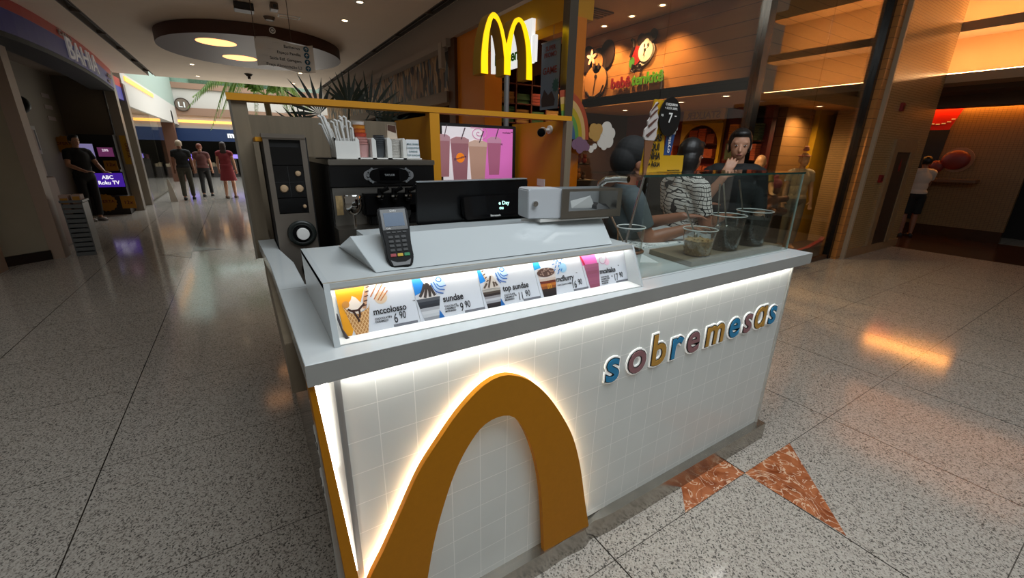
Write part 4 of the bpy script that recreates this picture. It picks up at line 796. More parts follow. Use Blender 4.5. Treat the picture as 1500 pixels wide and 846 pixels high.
for i in range(8):
    z = 1.512+.0115*i; col = ['#c79a98', '#c48d88', '#c4918c', '#c08a84', '#be4a36', '#c8662a', '#c9802c', '#cfc7c0'][i]
    tag(obj('dessert_cup', cupmb(.522+.0-.002*i, 2.2, z+(.006*(i-3) if i > 3 else 0), .028, .058), mat('cup_'+col[1:], col, .35), smooth=True), 'red, orange and clear dessert cup in the nested stack in the second compartment', 'cup', 'nested dessert cups in the organiser')
for i in range(7):
    tag(obj('plastic_cup', cupmb(.60, 2.2, 1.512+.0095*i, .027, .045, .8), mat('smoke_clear', '#4c5054', .15), smooth=True), 'smoky clear plastic cup in the nested stack in the middle compartment', 'cup', 'nested clear cups in the organiser')
for i in range(12):
    q = MB(); q.lathe([(.024, 0), (.0275, .004), (.0275, .0066), (.022, .0066)], (.677, 2.2, 1.512+.0072*i), 20); tag(obj('paper_cup', q, mat('lid_paper', '#d3d0ca', .5), smooth=True), 'white paper cup in the nested stack in the fourth compartment', 'cup', 'stacked paper cups in the organiser')
pk = MB(); pk.prism([(.648, 2.215, 1.60), (.70, 2.215, 1.602), (.694, 2.215, 1.665), (.652, 2.215, 1.668)], (0, .03, 0)); bx = one('snack_carton', pk, mat('carton_cream', '#c9b9a6', .5), 'brown and cream snack carton standing behind the paper cups', 'carton'); q = MB(); q.prism([(.652, 2.2135, 1.642), (.694, 2.2135, 1.63), (.693, 2.2135, 1.664), (.653, 2.2135, 1.667)], (0, .001, 0)); obj('dark_print', q, mat('carton_brown', '#4a2a1c', .5), bx)
nb = MB(); nb.prism([(.724, 2.148, 1.512), (.79, 2.148, 1.512), (.786, 2.15, 1.6), (.722, 2.15, 1.6)], (0, .004, 0)); nn_ = one('notice_card', nb, paper, 'white printed card at the right end of the organiser', 'card')
q = MB()
for r_ in range(4): q.text(('MILK SHAKE', 'CASQUINHA', 'SUNDAE', 'TOP SUNDAE')[r_], (.755, 2.147, 1.575-.018*r_), (1, 0, 0), (0, 0, 1), .0115, .0005, .01)
obj('card_text', q, mat('ink_teal', '#5d7f86', .5), nn_)
q = MB(); q.cyl((.345, 2.18, 1.504), (.345, 2.18, 1.509), .045, n=24); one('black_tray', q, black, 'flat round black tray on the left corner of the machine top', 'tray', smooth=True)

# ================================================================ PEOPLE
def hand(mb, w_, d, nrm, side, curl=.35, s=1):
    """palm, four fingers of unequal length and a thumb leaving the side of the palm"""
    d = V(d).normalized(); nrm = V(nrm); nrm = (nrm-d*nrm.dot(d)).normalized(); sd = d.cross(nrm)*side; w_ = V(w_)
    R3 = Matrix((sd, nrm, d)).transposed()
    mb.ell(w_+d*.045*s, (.039*s, .015*s, .05*s), R3, 12)
    for k, ln in enumerate((.066, .076, .071, .056)):
        b0 = w_+d*.08*s+sd*(.028-.0187*k)*s; dd = (d-nrm*curl*.5+sd*(.1-.066*k)).normalized(); k1 = b0+dd*ln*.5*s; d2 = (d-nrm*curl*1.6+sd*(.1-.066*k)).normalized(); k2 = k1+d2*ln*.5*s
        mb.cap(b0, k1, .0088*s, .0082*s, 8); mb.cap(k1, k2, .0082*s, .007*s, 8)
    t0 = w_+d*.02*s+sd*.026*s; t1 = t0+(d*.5+sd*.75-nrm*.25).normalized()*.038*s; t2 = t1+(d*.95+sd*.2-nrm*.35).normalized()*.032*s
    mb.cap(t0, t1, .0125*s, .0105*s, 8); mb.cap(t1, t2, .0105*s, .008*s, 8)
def person(label, loc, rz, h=1.65, skin=None, top=None, bottom=None, hair='short', hairm_=None, arms=None, legs=None, sleeve=.55, low='pants', vox=.008, head=(0, 0), name='person', cat='person', face=True, shoes=None, hs=1.0, group=None, dress_len=.5, stride=.0):
    s = h/1.72; P = thing(name, label, cat, loc, rz, group); b = MB()
    def p(x, y, z): return V((x, y, z))*s
    # legs
    st = stride
    LG = {-1: (p(-.09, 0, .9), p(-.095, -.02-st*.6, .49), p(-.095, .02-st, .085)), 1: (p(.09, 0, .9), p(.095, -.02+st*.5, .49), p(.095, .03+st*1.2, .085+st*.12))}
    for sd_, (a, k, f_) in LG.items():
        b.cap(a, k, .085*s, .055*s); b.cap(k, k.lerp(f_, .35), .054*s, .056*s); b.cap(k.lerp(f_, .35), f_, .056*s, .034*s)
        b.ell(f_+V((0, -.055, -.045))*s, (.042*s, .12*s, .035*s)); b.ell(f_+V((0, .015, -.04))*s, (.036*s, .045*s, .045*s))
    # trunk
    b.ell(p(0, 0, .93), V((.165, .115, .13))*s, n=20); b.ell(p(0, -.005, 1.08), V((.14, .10, .15))*s, n=20); b.ell(p(0, 0, 1.27), V((.165, .11, .18))*s, n=20); b.cap(p(-.12, .01, 1.395), p(.12, .01, 1.395), .062*s, .062*s)
    b.cap(p(0, .02, 1.40), p(0, .0, 1.52), .056*s, .05*s)
    tilt, turn = head; HM = (Matrix.Rotation(math.radians(turn), 3, 'Z') @ Matrix.Rotation(math.radians(tilt), 3, 'X')); hc = p(0, -.005, 1.50)
    def hp(x, y, z): return hc+HM @ (V((x, y, z))*s*hs)
    b.ell(hp(0, .012, .125), V((.073, .09, .092))*s*hs, HM, 24); b.ell(hp(0, -.025, .07), V((.055, .06, .068))*s*hs, HM, 20); b.ell(hp(0, -.06, .03), V((.026, .022, .02))*s*hs, HM)
    if face:
        b.cap(hp(0, -.082, .105), hp(0, -.098, .07), .0085*s, .0125*s, 10); b.ell(hp(0, -.079, .043), V((.024, .012, .009))*s, HM); b.ell(hp(0, -.066, .128), V((.05, .012, .014))*s, HM)
    for e_ in (-1, 1): b.ell(hp(e_*.074, .012, .09), V((.012, .022, .032))*s*hs, HM)
    # arms
    AR_ = {-1: (p(-.215, .0, 1.15), p(-.235, -.06, .90), (0, -.1, -1), (0, 1, 0)), 1: (p(.215, .0, 1.15), p(.235, -.06, .90), (0, -.1, -1), (0, 1, 0))}
    for k, v_ in (arms or {}).items(): AR_[k] = (p(*v_[0]), p(*v_[1]), v_[2], v_[3])
    for sd_, (e_, w_, d_, n_) in AR_.items():
        sh = p(sd_*.17, .01, 1.385); b.cap(sh, e_, .052*s, .041*s); b.cap(e_, e_.lerp(w_, .3), .041*s, .042*s); b.cap(e_.lerp(w_, .3), w_, .042*s, .027*s); hand(b, w_, d_, n_, -sd_ if True else 1, .4, s*max(.95, hs**.3))
    body = fuse('body', b, skin, P, vox, 2)
    # clothing
    if top:
        t = MB(); t.ell(p(0, 0, .97), V((.178, .128, .10))*s, n=20); t.ell(p(0, -.005, 1.1), V((.158, .12, .17))*s, n=20); t.ell(p(0, 0, 1.27), V((.180, .125, .185))*s, n=20); t.cap(p(-.125, .01, 1.40), p(.125, .01, 1.40), .073*s, .073*s); t.cyl(p(0, .018, 1.40), p(0, .012, 1.475), .08*s, .064*s, 20)
        for sd_, (e_, w_, d_, n_) in AR_.items():
            sh = p(sd_*.17, .01, 1.385)
            if sleeve <= 1: t.ell(sh, .068*s); t.cyl(sh, sh.lerp(e_, sleeve), .067*s, .062*s, 16)
            else: t.cap(sh, e_, .066*s, .054*s); t.cyl(e_, e_.lerp(w_, sleeve-1), .054*s, .04*s, 16)
        fuse('top', t, top, P, vox, 3)
    if bottom:
        t = MB()
        if low != 'dress':
            t.ell(p(0, 0, .93), V((.174, .124, .125))*s, n=20)
            for sd_, (a, k, f_) in LG.items():
                t.cap(a, k, .094*s, .067*s) if low == 'pants' else t.cyl(a, a.lerp(k, .95), .1*s, .092*s)
                if low == 'pants': t.cyl(k, k.lerp(f_, .93), .067*s, .056*s, 16)
        else:
            t.ell(p(0, 0, .98), V((.18, .13, .16))*s, n=20); t.cyl(p(0, 0, 1.0), p(0, 0, dress_len), .16*s, .235*s, 24, True, .75)
        fuse('dress' if low == 'dress' else 'trousers' if low == 'pants' else 'shorts', t, bottom, P, vox, 3)
    if shoes:
        for sd_, (a, k, f_) in LG.items():
            t = MB(); t.ell(f_+V((0, -.06, -.05))*s, V((.05, .128, .038))*s); t.ell(f_+V((0, .02, -.045))*s, V((.045, .055, .052))*s); t.box(f_+V((-.042, -.17, -.085))*s, f_+V((.042, .06, -.06))*s); fuse('shoe', t, shoes, P, max(vox, .008), 3)
    hm = hairm_ or hairm
    if hair:
        t = MB()
        if hair in ('short', 'long', 'bun', 'tied', 'bob'):
            t.ell(hp(0, .026, .135), V((.083, .094, .094))*s*hs, HM, 20); t.ell(hp(0, -.03, .187), V((.062, .05, .032))*s*hs, HM, 16)
            for e_ in (-1, 1): t.ell(hp(e_*.066, .025, .105), V((.018, .045, .06))*s*hs, HM)
        if hair == 'long': t.ell(hp(0, .055, .03), V((.085, .055, .14))*s*hs, HM, 20); t.ell(hp(0, .07, -.07), V((.09, .045, .1))*s, HM, 20)
        if hair == 'bob': t.ell(hp(0, .045, .06), V((.088, .07, .115))*s*hs, HM, 20)
        if hair == 'bun': t.ell(hp(0, .11, .17), V((.045, .045, .042))*s*hs, HM, 16)
        if hair == 'cap':
            t.ell(hp(0, .03, .15), V((.092, .112, .098))*s, HM, 20); t.ell(hp(0, .075, .1), V((.085, .08, .09))*s, HM, 20); t.ell(hp(0, -.085, .155), V((.07, .075, .014))*s, HM, 16)
        if hair != 'none': fuse('cap' if hair == 'cap' else 'hair', t, hm, P, max(.005, vox*.8), 2)
    if face:
        for e_ in (-1, 1):
            q = MB(); q.ell(hp(e_*.03, -.0755, .108), V((.0115, .007, .005))*s, HM, 12); ey = obj('eye', q, mat('eye_white', '#b9b0a8', .3), P, smooth=True, world=False)
            q = MB(); q.ell(hp(e_*.03, -.081, .108), V((.0058, .004, .0052))*s, HM, 10); obj('iris', q, mat('iris_brown', '#1a0f0a', .2), ey, smooth=True, world=False)
        q = MB(); q.ell(hp(0, -.0885, .043), V((.019, .006, .0045))*s, HM, 12); obj('lips', q, mat('lips', '#8a4a44', .5), P, smooth=True, world=False)
    return P, p, hp
blk_cloth = mat('black_cloth', '#0f1011', .8, var=.3, scale=12); gry_cloth = mat('grey_cloth', '#3f4a4c', .8, var=.15, scale=12); jean = mat('dark_jeans', '#1b1f2a', .8)
m, nt, b, N, mth, mix = nodes_mat('grid_check', .8); tc = N('TexCoord'); sx = N('SeparateXYZ'); mp = N('Mapping'); mp.inputs['Rotation'].default_value = (.05, .12, .5); nt.links.new(tc.outputs['Object'], mp.inputs[0]); n1 = N('TexNoise', i_Scale=14.0); nt.links.new(tc.outputs['Object'], n1.inputs['Vector'])
vm = N('VectorMath', operation='MULTIPLY_ADD'); vm.inputs[1].default_value = (.03, .03, .03); nt.links.new(n1.outputs['Color'], vm.inputs[0]); nt.links.new(mp.outputs[0], vm.inputs[2]); nt.links.new(vm.outputs[0], sx.inputs[0])
j = mth('MAXIMUM', joints(nt, N, mth, mth('MULTIPLY', mth('ARCTAN2', sx.outputs[1], sx.outputs[0]), .16), .03, 0, .006), joints(nt, N, mth, sx.outputs[2], .027, 0, .006)); nt.links.new(mix(j, lin('#c9c6bf'), lin('#17171a')), b.inputs['Base Color']); m_check = m
person('attendant in a black cap and dark grey shirt reaching a tattooed arm over the toppings', (1.84, 1.70, 0), math.radians(62), 1.62, skin_m, gry_cloth, jean, 'cap', blk_cloth, {1: ((.20, -.16, 1.20), (.02, -.38, 1.285), (-.25, -.95, .05), (0, 0, 1)), -1: ((-.20, -.08, 1.18), (-.16, -.34, 1.24), (.2, -1, .0), (0, 0, 1))}, sleeve=.7, vox=.0065, head=(14, 12), shoes=blackm)
pp_, p_, hp_ = person('customer with black hair in a white and black checked shirt seen from behind', (2.66, 1.92, 0), math.radians(75), 1.66, skin_m, m_check, jean, 'bob', None, {-1: ((-.2, -.05, 1.14), (-.12, -.28, 1.18), (.3, -.9, .1), (0, 0, 1)), 1: ((.2, -.04, 1.15), (.1, -.25, 1.22), (-.3, -.8, .3), (0, 0, 1))}, sleeve=.75, vox=.0065, head=(10, 15), shoes=blackm)
person('young customer in a black top with one hand raised to the chin facing the kiosk', (3.32, 1.965, 0), math.radians(-52), 1.75, skin_l, blk_cloth, blk_cloth, 'tied', None, {-1: ((-.23, -.10, 1.14), (-.095, -.20, 1.375), (.35, .1, .95), (0, -1, .2))}, sleeve=1.05, vox=.0065, head=(6, -3), shoes=blackm)
# shop mannequins behind the glass
mann = mat('mannequin_skin', '#b98d68', .45)
struct('trim_23', MB().prism([(5.6, 2.95, 0), (8.6, 2.95, 0), (8.6, 3.25, 0), (7.4, 3.35, 0), (5.6, 3.45, 0)], (0, 0, .2)), mat('platform_brown', '#3d2b17', .4))
one('floor_cushion', MB().prism([(6.9, 2.93, .2), (7.35, 2.93, .22), (7.75, 2.93, .3), (7.8, 2.93, .34), (7.8, 2.93, .27), (7.4, 2.93, .2)], (0, .06, 0)), mat('red_curve', '#8a2018', .5), 'red curved strip on the floor at the right end of the shop window', 'floor strip')
Pm, pm, hm_ = person('child mannequin with a topknot, cream top and grey trousers in the shop window', (6.98, 3.12, .2), math.radians(-38), 1.40, mann, mat('cream_top', '#a8977c', .8), mat('grey_pants', '#6d675e', .8), 'none', None, None, sleeve=.6, vox=.01, face=False, name='mannequin', cat='mannequin', hs=1.12)
q = MB(); q.lathe([(.0, 0), (.03, .004), (.042, .02), (.036, .04), (.02, .05), (.03, .062), (.02, .075), (0, .07)], hm_(0, .01, .235), 16); obj('topknot', q, mat('pink_bow', '#b8705e', .5), Pm, smooth=True, world=False)
q = MB(); q.tube([hm_(.083*math.cos(a), .012+.1*math.sin(a), .165) for a in [2*PI*i/24 for i in range(24)]], .008, 8, True); obj('headband', q, mat('pink_bow', '#b8705e', .5), Pm, smooth=True, world=False)
person('child mannequin in a black tee showing between the attendant and the checked shirt', (3.86, 3.14, .05), math.radians(-40), 1.5, mann, blk_cloth, blk_cloth, 'short', None, None, sleeve=.7, vox=.011, face=False, name='mannequin', cat='mannequin')
person('child mannequin with raised hand half hidden behind the customer in black', (5.9, 3.16, .2), math.radians(-50), 1.36, mann, mat('mustard_top', '#8a7a48', .8), mat('grey_pants', '#6d675e', .8), 'none', None, {1: ((.22, -.06, 1.2), (.2, -.2, 1.12), (0, -.9, .1), (0, 0, 1))}, sleeve=.5, vox=.011, face=False, name='mannequin', cat='mannequin', hs=1.1)
# soft doll sitting in the window
dl = thing('plush_doll', 'soft doll with a pink cap and brown limbs sitting in the shop window', 'doll', (6.2, 3.06, .2))
q = MB(); q.box((6.02, 2.98, .2), (6.4, 3.22, .78)); stn = one('window_stool', q, mat('stool_brown', '#3a2a1e', .6), 'brown block carrying the soft doll in the shop window', 'stool')
q = MB(); q.ell((6.2, 3.08, .93), (.12, .1, .15)); q.cap((6.12, 3.05, .98), (6.0, 2.99, .9), .045, .04); q.cap((6.28, 3.05, .98), (6.42, 2.99, 1.0), .045, .04); q.cap((6.12, 3.02, .84), (6.06, 2.96, .83), .05, .055); q.cap((6.29, 3.02, .84), (6.34, 2.96, .83), .05, .055); q.ell((6.17, 3.06, 1.13), (.09, .085, .09)); obj('body', q, mat('doll_brown', '#8a5a46', .8), dl, smooth=True)
q = MB(); q.ell((6.16, 3.05, 1.2), (.095, .09, .08)); q.ell((6.16, 3.05, 1.29), .035); obj('cap', q, mat('doll_pink', '#b8606a', .8), dl, smooth=True)
# walkers far down the corridor
person('walker with pale hat in black top and olive trousers far down the corridor', (-1.42, 16.0, 0), math.radians(180), 1.70, skin_m, blk_cloth, mat('olive_camo', '#3a372c', .8, var=.4, scale=14), 'short', mat('pale_hat', '#b8a48c', .6), None, sleeve=.6, vox=.014, shoes=blackm, stride=.12)
person('walker in a dark red top and black trousers between the other two walkers', (-1.0, 16.9, 0), math.radians(175), 1.62, skin_l, mat('dusk_top', '#5a3330', .8), blk_cloth, 'short', mat('ginger_hair', '#6a3018', .6), None, sleeve=.6, vox=.014, shoes=blackm, stride=.12)
person('walker in a knee length red dress far down the corridor', (-.36, 16.1, 0), math.radians(168), 1.68, skin_l, mat('red_dress', '#7a2028', .8), mat('red_dress', '#7a2028', .8), 'long', mat('brown_hair', '#2c1a14', .6), None, sleeve=.35, low='dress', dress_len=.55, vox=.014, shoes=mat('sandal', '#6a5040', .6), stride=.1)
person('shop assistant in a black shirt holding hands out in front of the televisions', (-2.75, 12.2, 0), math.radians(40), 1.72, skin_d if False else skin_l, blk_cloth, blk_cloth, 'short', None, {-1: ((-.24, -.06, 1.14), (-.1, -.28, 1.02), (.6, -.8, 0), (0, 0, 1)), 1: ((.24, -.06, 1.14), (.2, -.3, 1.0), (.2, -1, 0), (0, 0, 1))}, sleeve=.6, vox=.013, shoes=mat('white_shoe', '#8d8a88', .5))
person('person in a white tee and black shorts at the wall shelf in the corridor', (11.75, 3.0, 0), math.radians(130), 1.62, skin_m, mat('white_tee', '#c2b4a6', .8), blk_cloth, 'short', None, {-1: ((-.22, -.14, 1.12), (-.12, -.38, 1.1), (.3, -.9, 0), (0, 0, 1)), 1: ((.22, -.14, 1.12), (.12, -.38, 1.1), (-.3, -.9, 0), (0, 0, 1))}, sleeve=.55, low='shorts', vox=.012, shoes=blackm)
# ================================================================ CEILING FITTINGS
dl_em = glow('downlight_lens', '#ffe2b8', 9)
def downlight(x, y, z, label, power=9, col=NEUT, group='round ceiling downlights in the corridor', ang=95):
    t = thing('downlight', label, 'ceiling light', (x, y, z), group=group)
    q = MB(); q.lathe([(.035, -.002), (.056, -.006), (.06, 0), (.035, 0)], (x, y, z), 20); obj('rim', q, wht, t, smooth=True)
    q = MB(); q.cyl((x, y, z-.003), (x, y, z-.001), .034, n=18); obj('lens', q, dl_em, t)
    if power: spot('downlight_beam', (x, y, z-.02), power, col, ang, .7, .03)
for x, y, lb in ((1.45, 5.66, 'nearest of the round downlights right of the ceiling disc'), (1.456, 6.52, 'second round downlight right of the ceiling disc'), (-.525, 11.7, 'round downlight left of the disc, nearer one'), (-.536, 13.5, 'round downlight left at the ceiling edge'), (1.47, 11.4, 'round downlight just past the hanging sign'), (1.52, 13.3, 'farthest round downlight at the ceiling edge')):
    downlight(x, y, 3.15, lb, 36)
DC = thing('ceiling_disc', 'oval hanging ceiling disc with brown rim and two warm round lights', 'ceiling light', (.50, 8.8, 3.0))
q = MB(); q.lathe([(1.0, 0), (1.0, .16), (.985, .16), (.985, .02)], (.50, 8.8, 2.985), 64, sx=1.29, sy=1.42); obj('rim', q, mat('disc_rim', '#4a2c1e', .5), DC, smooth=True)
q = MB(); q.lathe([(0, .002), (.99, .002), (.99, .12), (0, .12)], (.50, 8.8, 2.988), 64, sx=1.29, sy=1.42); obj('disc', q, mat('disc_face', '#e2c8a8', .7), DC)
for (x, y) in ((-.02, 8.13), (.28, 9.23)):
    q = MB(); q.lathe([(0, -.006), (.25, -.006), (.255, 0), (0, .001)], (x, y, 2.988), 32); o = obj('light_panel', q, glow('disc_light', '#ffb070', 2.2), DC)
# directory sign of clear acrylic on two wires
m_acr = glassm('sign_acrylic', '#ffffff', .08, .2); nt = m_acr.node_tree; df = nt.nodes.new('ShaderNodeBsdfDiffuse'); df.inputs[0].default_value = lin('#d8cfc0'); m2 = nt.nodes.new('ShaderNodeMixShader'); m2.inputs[0].default_value = .5; ou = [n for n in nt.nodes if n.type == 'OUTPUT_MATERIAL'][0]; nt.links.new(ou.inputs[0].links[0].from_socket, m2.inputs[1]); nt.links.new(df.outputs[0], m2.inputs[2]); nt.links.new(m2.outputs[0], ou.inputs[0])
HS = thing('directory_sign', 'clear hanging acrylic sign with directions and four blue arrow discs', 'sign', (.65, 6, 2.58))
def wob(x): return .012*math.sin(x*9)
def hs(u, v, d=0): return V((.345+u*.60, 6.0-d, 2.715-u*.012-v*.29+.02*math.sin(u*6.3)))
q = MB(); q.band([hs(i/20, 0) for i in range(21)], [hs(i/20, 1) for i in range(21)], (0, .008, 0)); obj('panel', q, m_acr, HS)
for t_, v in (('Banheiros', .13), ('Espa\u00e7o Fam\u00edlia', .36), ('Sa\u00edda Edf. Garagem', .60), ('Pra\u00e7a Alimenta\u00e7\u00e3o L3', .84)):
    q = MB(); q.text(t_, hs(.76, v+.04, .003), (1, 0, -.03), (0, 0, 1), .042, .0006, .008, 'RIGHT'); obj('direction_text', q, ink, HS)
    q = MB(); q.cyl(hs(.87, v, .002), hs(.87, v, .006), .03, n=24); b_ = obj('arrow_disc', q, mat('disc_teal', '#1f5f7c', .5), HS)
    q = MB(); c_ = hs(.87, v, .0068)
    q.prism([c_+V((x, 0, z)) for x, z in ((-.003, -.02), (.003, -.02), (.003, .006), (.012, -.003), (.016, .001), (0, .018), (-.016, .001), (-.012, -.003), (-.003, .006))], (0, .0006, 0)); obj('arrow', q, paper, b_)
for v, u0 in ((.15, .3), (.38, .2), (.62, .1), (.86, .1)): q = MB(); q.text('toilets lobby food'[0:int(6+u0*10)] if False else '- - - - -', hs(u0, v+.03, .003), (1, 0, -.03), (0, 0, 1), .02, .0006, 0, 'LEFT'); obj('small_text', q, ink, HS)
for x, z in ((.36, 2.70), (.72, 2.72)): q = MB(); q.cyl((x, 6.0, z), (x, 6.0, 3.15), .004, n=6); obj('wire', q, mat('wire_brown', '#5a4636', .5), HS)
q = MB(); q.cyl((.54, 5.99, 2.80), (.54, 6.0, 2.80), .032, n=24); o = obj('emblem_disc', q, wht, HS); q = MB(); q.tube([(.54+.018*math.cos(a), 5.988, 2.80+.018*math.sin(a)) for a in [k*.4 for k in range(16)]], .004, 6, True); obj('emblem_ring', q, ink, o)
def cbox(nm, lb, cat, a, b2, m_, part=None):
    t = thing(nm, lb, cat, a); obj('housing', MB().box(a, b2), m_, t, bevel=.004)
    if part: part(t)
cbox('ceiling_speaker', 'dark boxy fitting on the ceiling at the top left of the disc', 'speaker', (.22, 6.45, 3.07), (.42, 6.62, 3.149), mat('fit_dark', '#33261d', .5), lambda t: obj('front_grille', MB().box((.23, 6.44, 3.08), (.41, 6.45, 3.14)), dgrey, t))
cbox('ceiling_camera', 'small projector-like box on the ceiling above the hanging sign', 'camera', (.58, 6.25, 3.08), (.66, 6.4, 3.149), mat('fit_grey', '#6a5a4c', .5), lambda t: obj('lens', MB().cyl((.62, 6.25, 3.11), (.62, 6.22, 3.105), .02, n=14), dgrey, t))
q = MB(); q.frame((.70, 6.72, 3.1495), (.95, 6.86, 3.15), .012, 2, -.006); one('ceiling_hatch', q, wht, 'white rectangular hatch frame in the ceiling above the hanging sign', 'hatch')
q = MB(); q.cyl((.61, 6.95, 3.149), (.61, 6.95, 3.11), .07, .05, 20); one('smoke_detector', q, mat('fit_grey', '#6a5a4c', .5), 'round smoke detector on the ceiling left of the hatch frame', 'smoke detector')
q = MB(); q.cyl((.49, 12.3, 3.149), (.49, 12.3, 3.10), .09, .05, 16); q.cyl((.49, 12.3, 3.10), (.49, 12.3, 3.04), .03, n=12); one('motion_sensor', q, mat('fit_dark', '#33261d', .5), 'small dark sensor on the ceiling behind the disc near the hall', 'sensor')
q = MB(); q.box((2.29, 5.33, 2.52), (2.34, 5.42, 2.80)); one('wall_lamp', q, mat('lamp_white', '#b9a998', .5), 'white upright fitting at the end of the beam beside the feather wall', 'lamp')

# ================================================================ CHILDREN'S SHOP
LB = thing('lightbox_sign', 'bright white shop lightbox with green lettering behind the yellow double arch', 'sign', (2.37, 3.8, 2.4))
lbm = mat('lightbox_white', '#f2f2f0', .4, emit=.8)
q = MB(); q.box((2.355, 3.47, 2.315), (2.395, 4.2, 2.665)); obj('case', q, lbm, LB)
q = MB(); q.box((2.36, 3.42, 2.32), (2.39, 3.47, 2.53)); obj('end_panel', q, lbm, LB)
q = MB(); q.text('beb\u00eatenkit\u00ea', (2.352, 3.79, 2.375), (0, -1, .0), (0, 0, 1), .135, .003, .03, 'CENTER'); obj('green_text', q, mat('sign_green', '#3c9a1e', .5), LB)
q = MB(); q.prism([(2.352, 3.86+.055*math.cos(2*PI*i/24), 2.57+.075*math.sin(2*PI*i/24)) for i in range(24)], (-.002, 0, 0)); q.prism([(2.352, 3.88+.03*math.cos(2*PI*i/20), 2.50+.03*math.sin(2*PI*i/20)) for i in range(20)], (-.002, 0, 0)); obj('emblem', q, mat('emblem_tan', '#b07c4a', .5), LB)
BN = thing('hanging_banner', 'narrow grey blue poster hanging beside the shop entrance right of the arches', 'poster', (2.45, 3.25, 1.9)); q = MB(); q.box((2.395, 3.10, 1.915), (2.40, 3.36, 2.45)); cdm = MB(); cdm.cyl((2.42, 3.23, 2.45), (2.42, 3.23, 2.575), .003, n=6); cdm.box((2.394, 3.09, 2.445), (2.424, 3.37, 2.455)); obj('hanger', cdm, steel, BN); obj('sheet', q, mat('banner_blue', '#6d7c8c', .5, var=.15, scale=8), BN)
for z, t_, sz in ((2.38, 'SUPER', .05), (2.33, 'PROMO', .05), (2.2, 'GAME', .075)): q = MB(); q.text(t_, (2.393, 3.23, z), (0, -1, 0), (0, 0, 1), sz, .001, .02); obj('headline', q, mat('banner_red', '#7a2a22', .5), BN)
q = MB(); q.prism([(2.3935, 3.14+.05*math.cos(a)*(1 if k % 2 else .7), 2.10+.06*math.sin(a)*(1 if k % 2 else .7)) for k, a in enumerate([2*PI*i/20 for i in range(20)])], (-.001, 0, 0)); obj('splash', q, mat('banner_teal', '#2a5a5a', .5), BN)
q = MB(); q.prism([(2.3935, y, z) for y, z in ((3.33, 1.94), (3.15, 1.94), (3.14, 1.99), (3.19, 2.06), (3.24, 2.03), (3.3, 2.08), (3.34, 2.0))], (-.001, 0, 0)); obj('figures', q, mat('banner_dark', '#3a2c2c', .5), BN)
# clothes shelves at the back
SH = thing('shelf_unit', 'dark red open shelf unit full of folded clothes at the back of the shop', 'shelf', (4.2, 6.1, 0)); q = MB()
for i in range(7): q.box((3.2+i*.29, 5.95, 0), (3.22+i*.29, 6.28, 2.75))
obj('upright', q, mat('shelf_red', '#4a1512', .5), SH); q = MB()
for k in range(9): q.box((3.2, 5.95, .3+k*.28), (4.96, 6.28, .315+k*.28))
obj('shelf_board', q, mat('shelf_red', '#4a1512', .5), SH)
cl = ['#8a6a3a', '#1f4a2c', '#7a2a22', '#b08a5a', '#5a2a1c', '#9a5a2a', '#2c3a4a', '#a03a28']; rs = random.Random(11); base = None
for k in range(8):
    for i in range(6):
        n = rs.randint(4, 7); q = MB(); x0 = 3.235+i*.29; z0 = .316+k*.28; hh = rs.uniform(.14, .24)
        for j_ in range(n): q.box((x0+rs.uniform(0, .01), 5.97+rs.uniform(0, .02), z0+hh*j_/n), (x0+.25-rs.uniform(0, .01), 6.2, z0+hh*(j_+.88)/n))
        tag(obj('folded_clothes', q, mat('cl_%d' % rs.randrange(8), cl[rs.randrange(8)], .8)), 'pile of folded clothes in a compartment of the dark red shelf unit', 'clothes', 'folded clothes on the back shelves')
# wall emblem and lettering on the boards
def ov(cy, cz, ry, rz_, x, nm, col, par, n=32, rotd=0, dep=.012):
    c_, s_ = math.cos(math.radians(rotd)), math.sin(math.radians(rotd)); q = MB(); q.prism([(x, cy-(ry*math.cos(a)*c_-rz_*math.sin(a)*s_), cz+ry*math.cos(a)*s_+rz_*math.sin(a)*c_) for a in [2*PI*i/n for i in range(n)]], (dep, 0, 0)); return obj(nm, q, mat('emb_'+col[1:], col, .5), par)
E1 = thing('wall_emblem', 'large wooden cartoon animal head with a flower on the board wall', 'emblem', (4.98, 5.5, 2.7))
for y, z in ((5.72, 2.98), (5.28, 2.99)): ov(y, z, .15, .19, 4.975, 'ear', '#24120c', E1)
ov(5.47, 2.86, .19, .24, 4.97, 'hair', '#24120c', E1); ov(5.48, 2.62, .265, .245, 4.962, 'muzzle_edge', '#24120c', E1); ov(5.48, 2.63, .25, .23, 4.955, 'muzzle', '#b07a45', E1); ov(5.46, 2.88, .11, .14, 4.955, 'face', '#b07a45', E1)
for y in (5.52, 5.42): ov(y, 2.84, .02, .045, 4.948, 'eye', '#24120c', E1)
ov(5.47, 2.7, .03, .03, 4.948, 'nose', '#24120c', E1)
q = MB(); q.tube([(4.95, 5.47, 2.7), (4.95, 5.49, 2.55), (4.95, 5.5, 2.46)], .008, 6); q.tube([(4.95, 5.66, 2.5), (4.95, 5.58, 2.42), (4.95, 5.46, 2.41), (4.95, 5.34, 2.46), (4.95, 5.28, 2.56)], .011, 6); obj('mouth', q, mat('emb_24120c', '#24120c'), E1)
for k in range(5): ov(5.58+.06*math.cos(k*1.257+.3), 2.98+.06*math.sin(k*1.257+.3), .055, .025, 4.94, 'petal', '#d8a08a', E1, 16, math.degrees(PI-(k*1.257+.3)))
E2 = thing('wall_emblem', 'smaller white cut-out cartoon animal in a red and green shirt on the board wall', 'emblem', (4.98, 4.55, 2.9))
ov(4.56, 2.87, .2, .14, 4.972, 'backing', '#c9c2b4', E2, rotd=20)
for y, z in ((4.62, 3.06), (4.41, 3.08)): ov(y, z, .065, .075, 4.965, 'ear', '#24120c', E2)
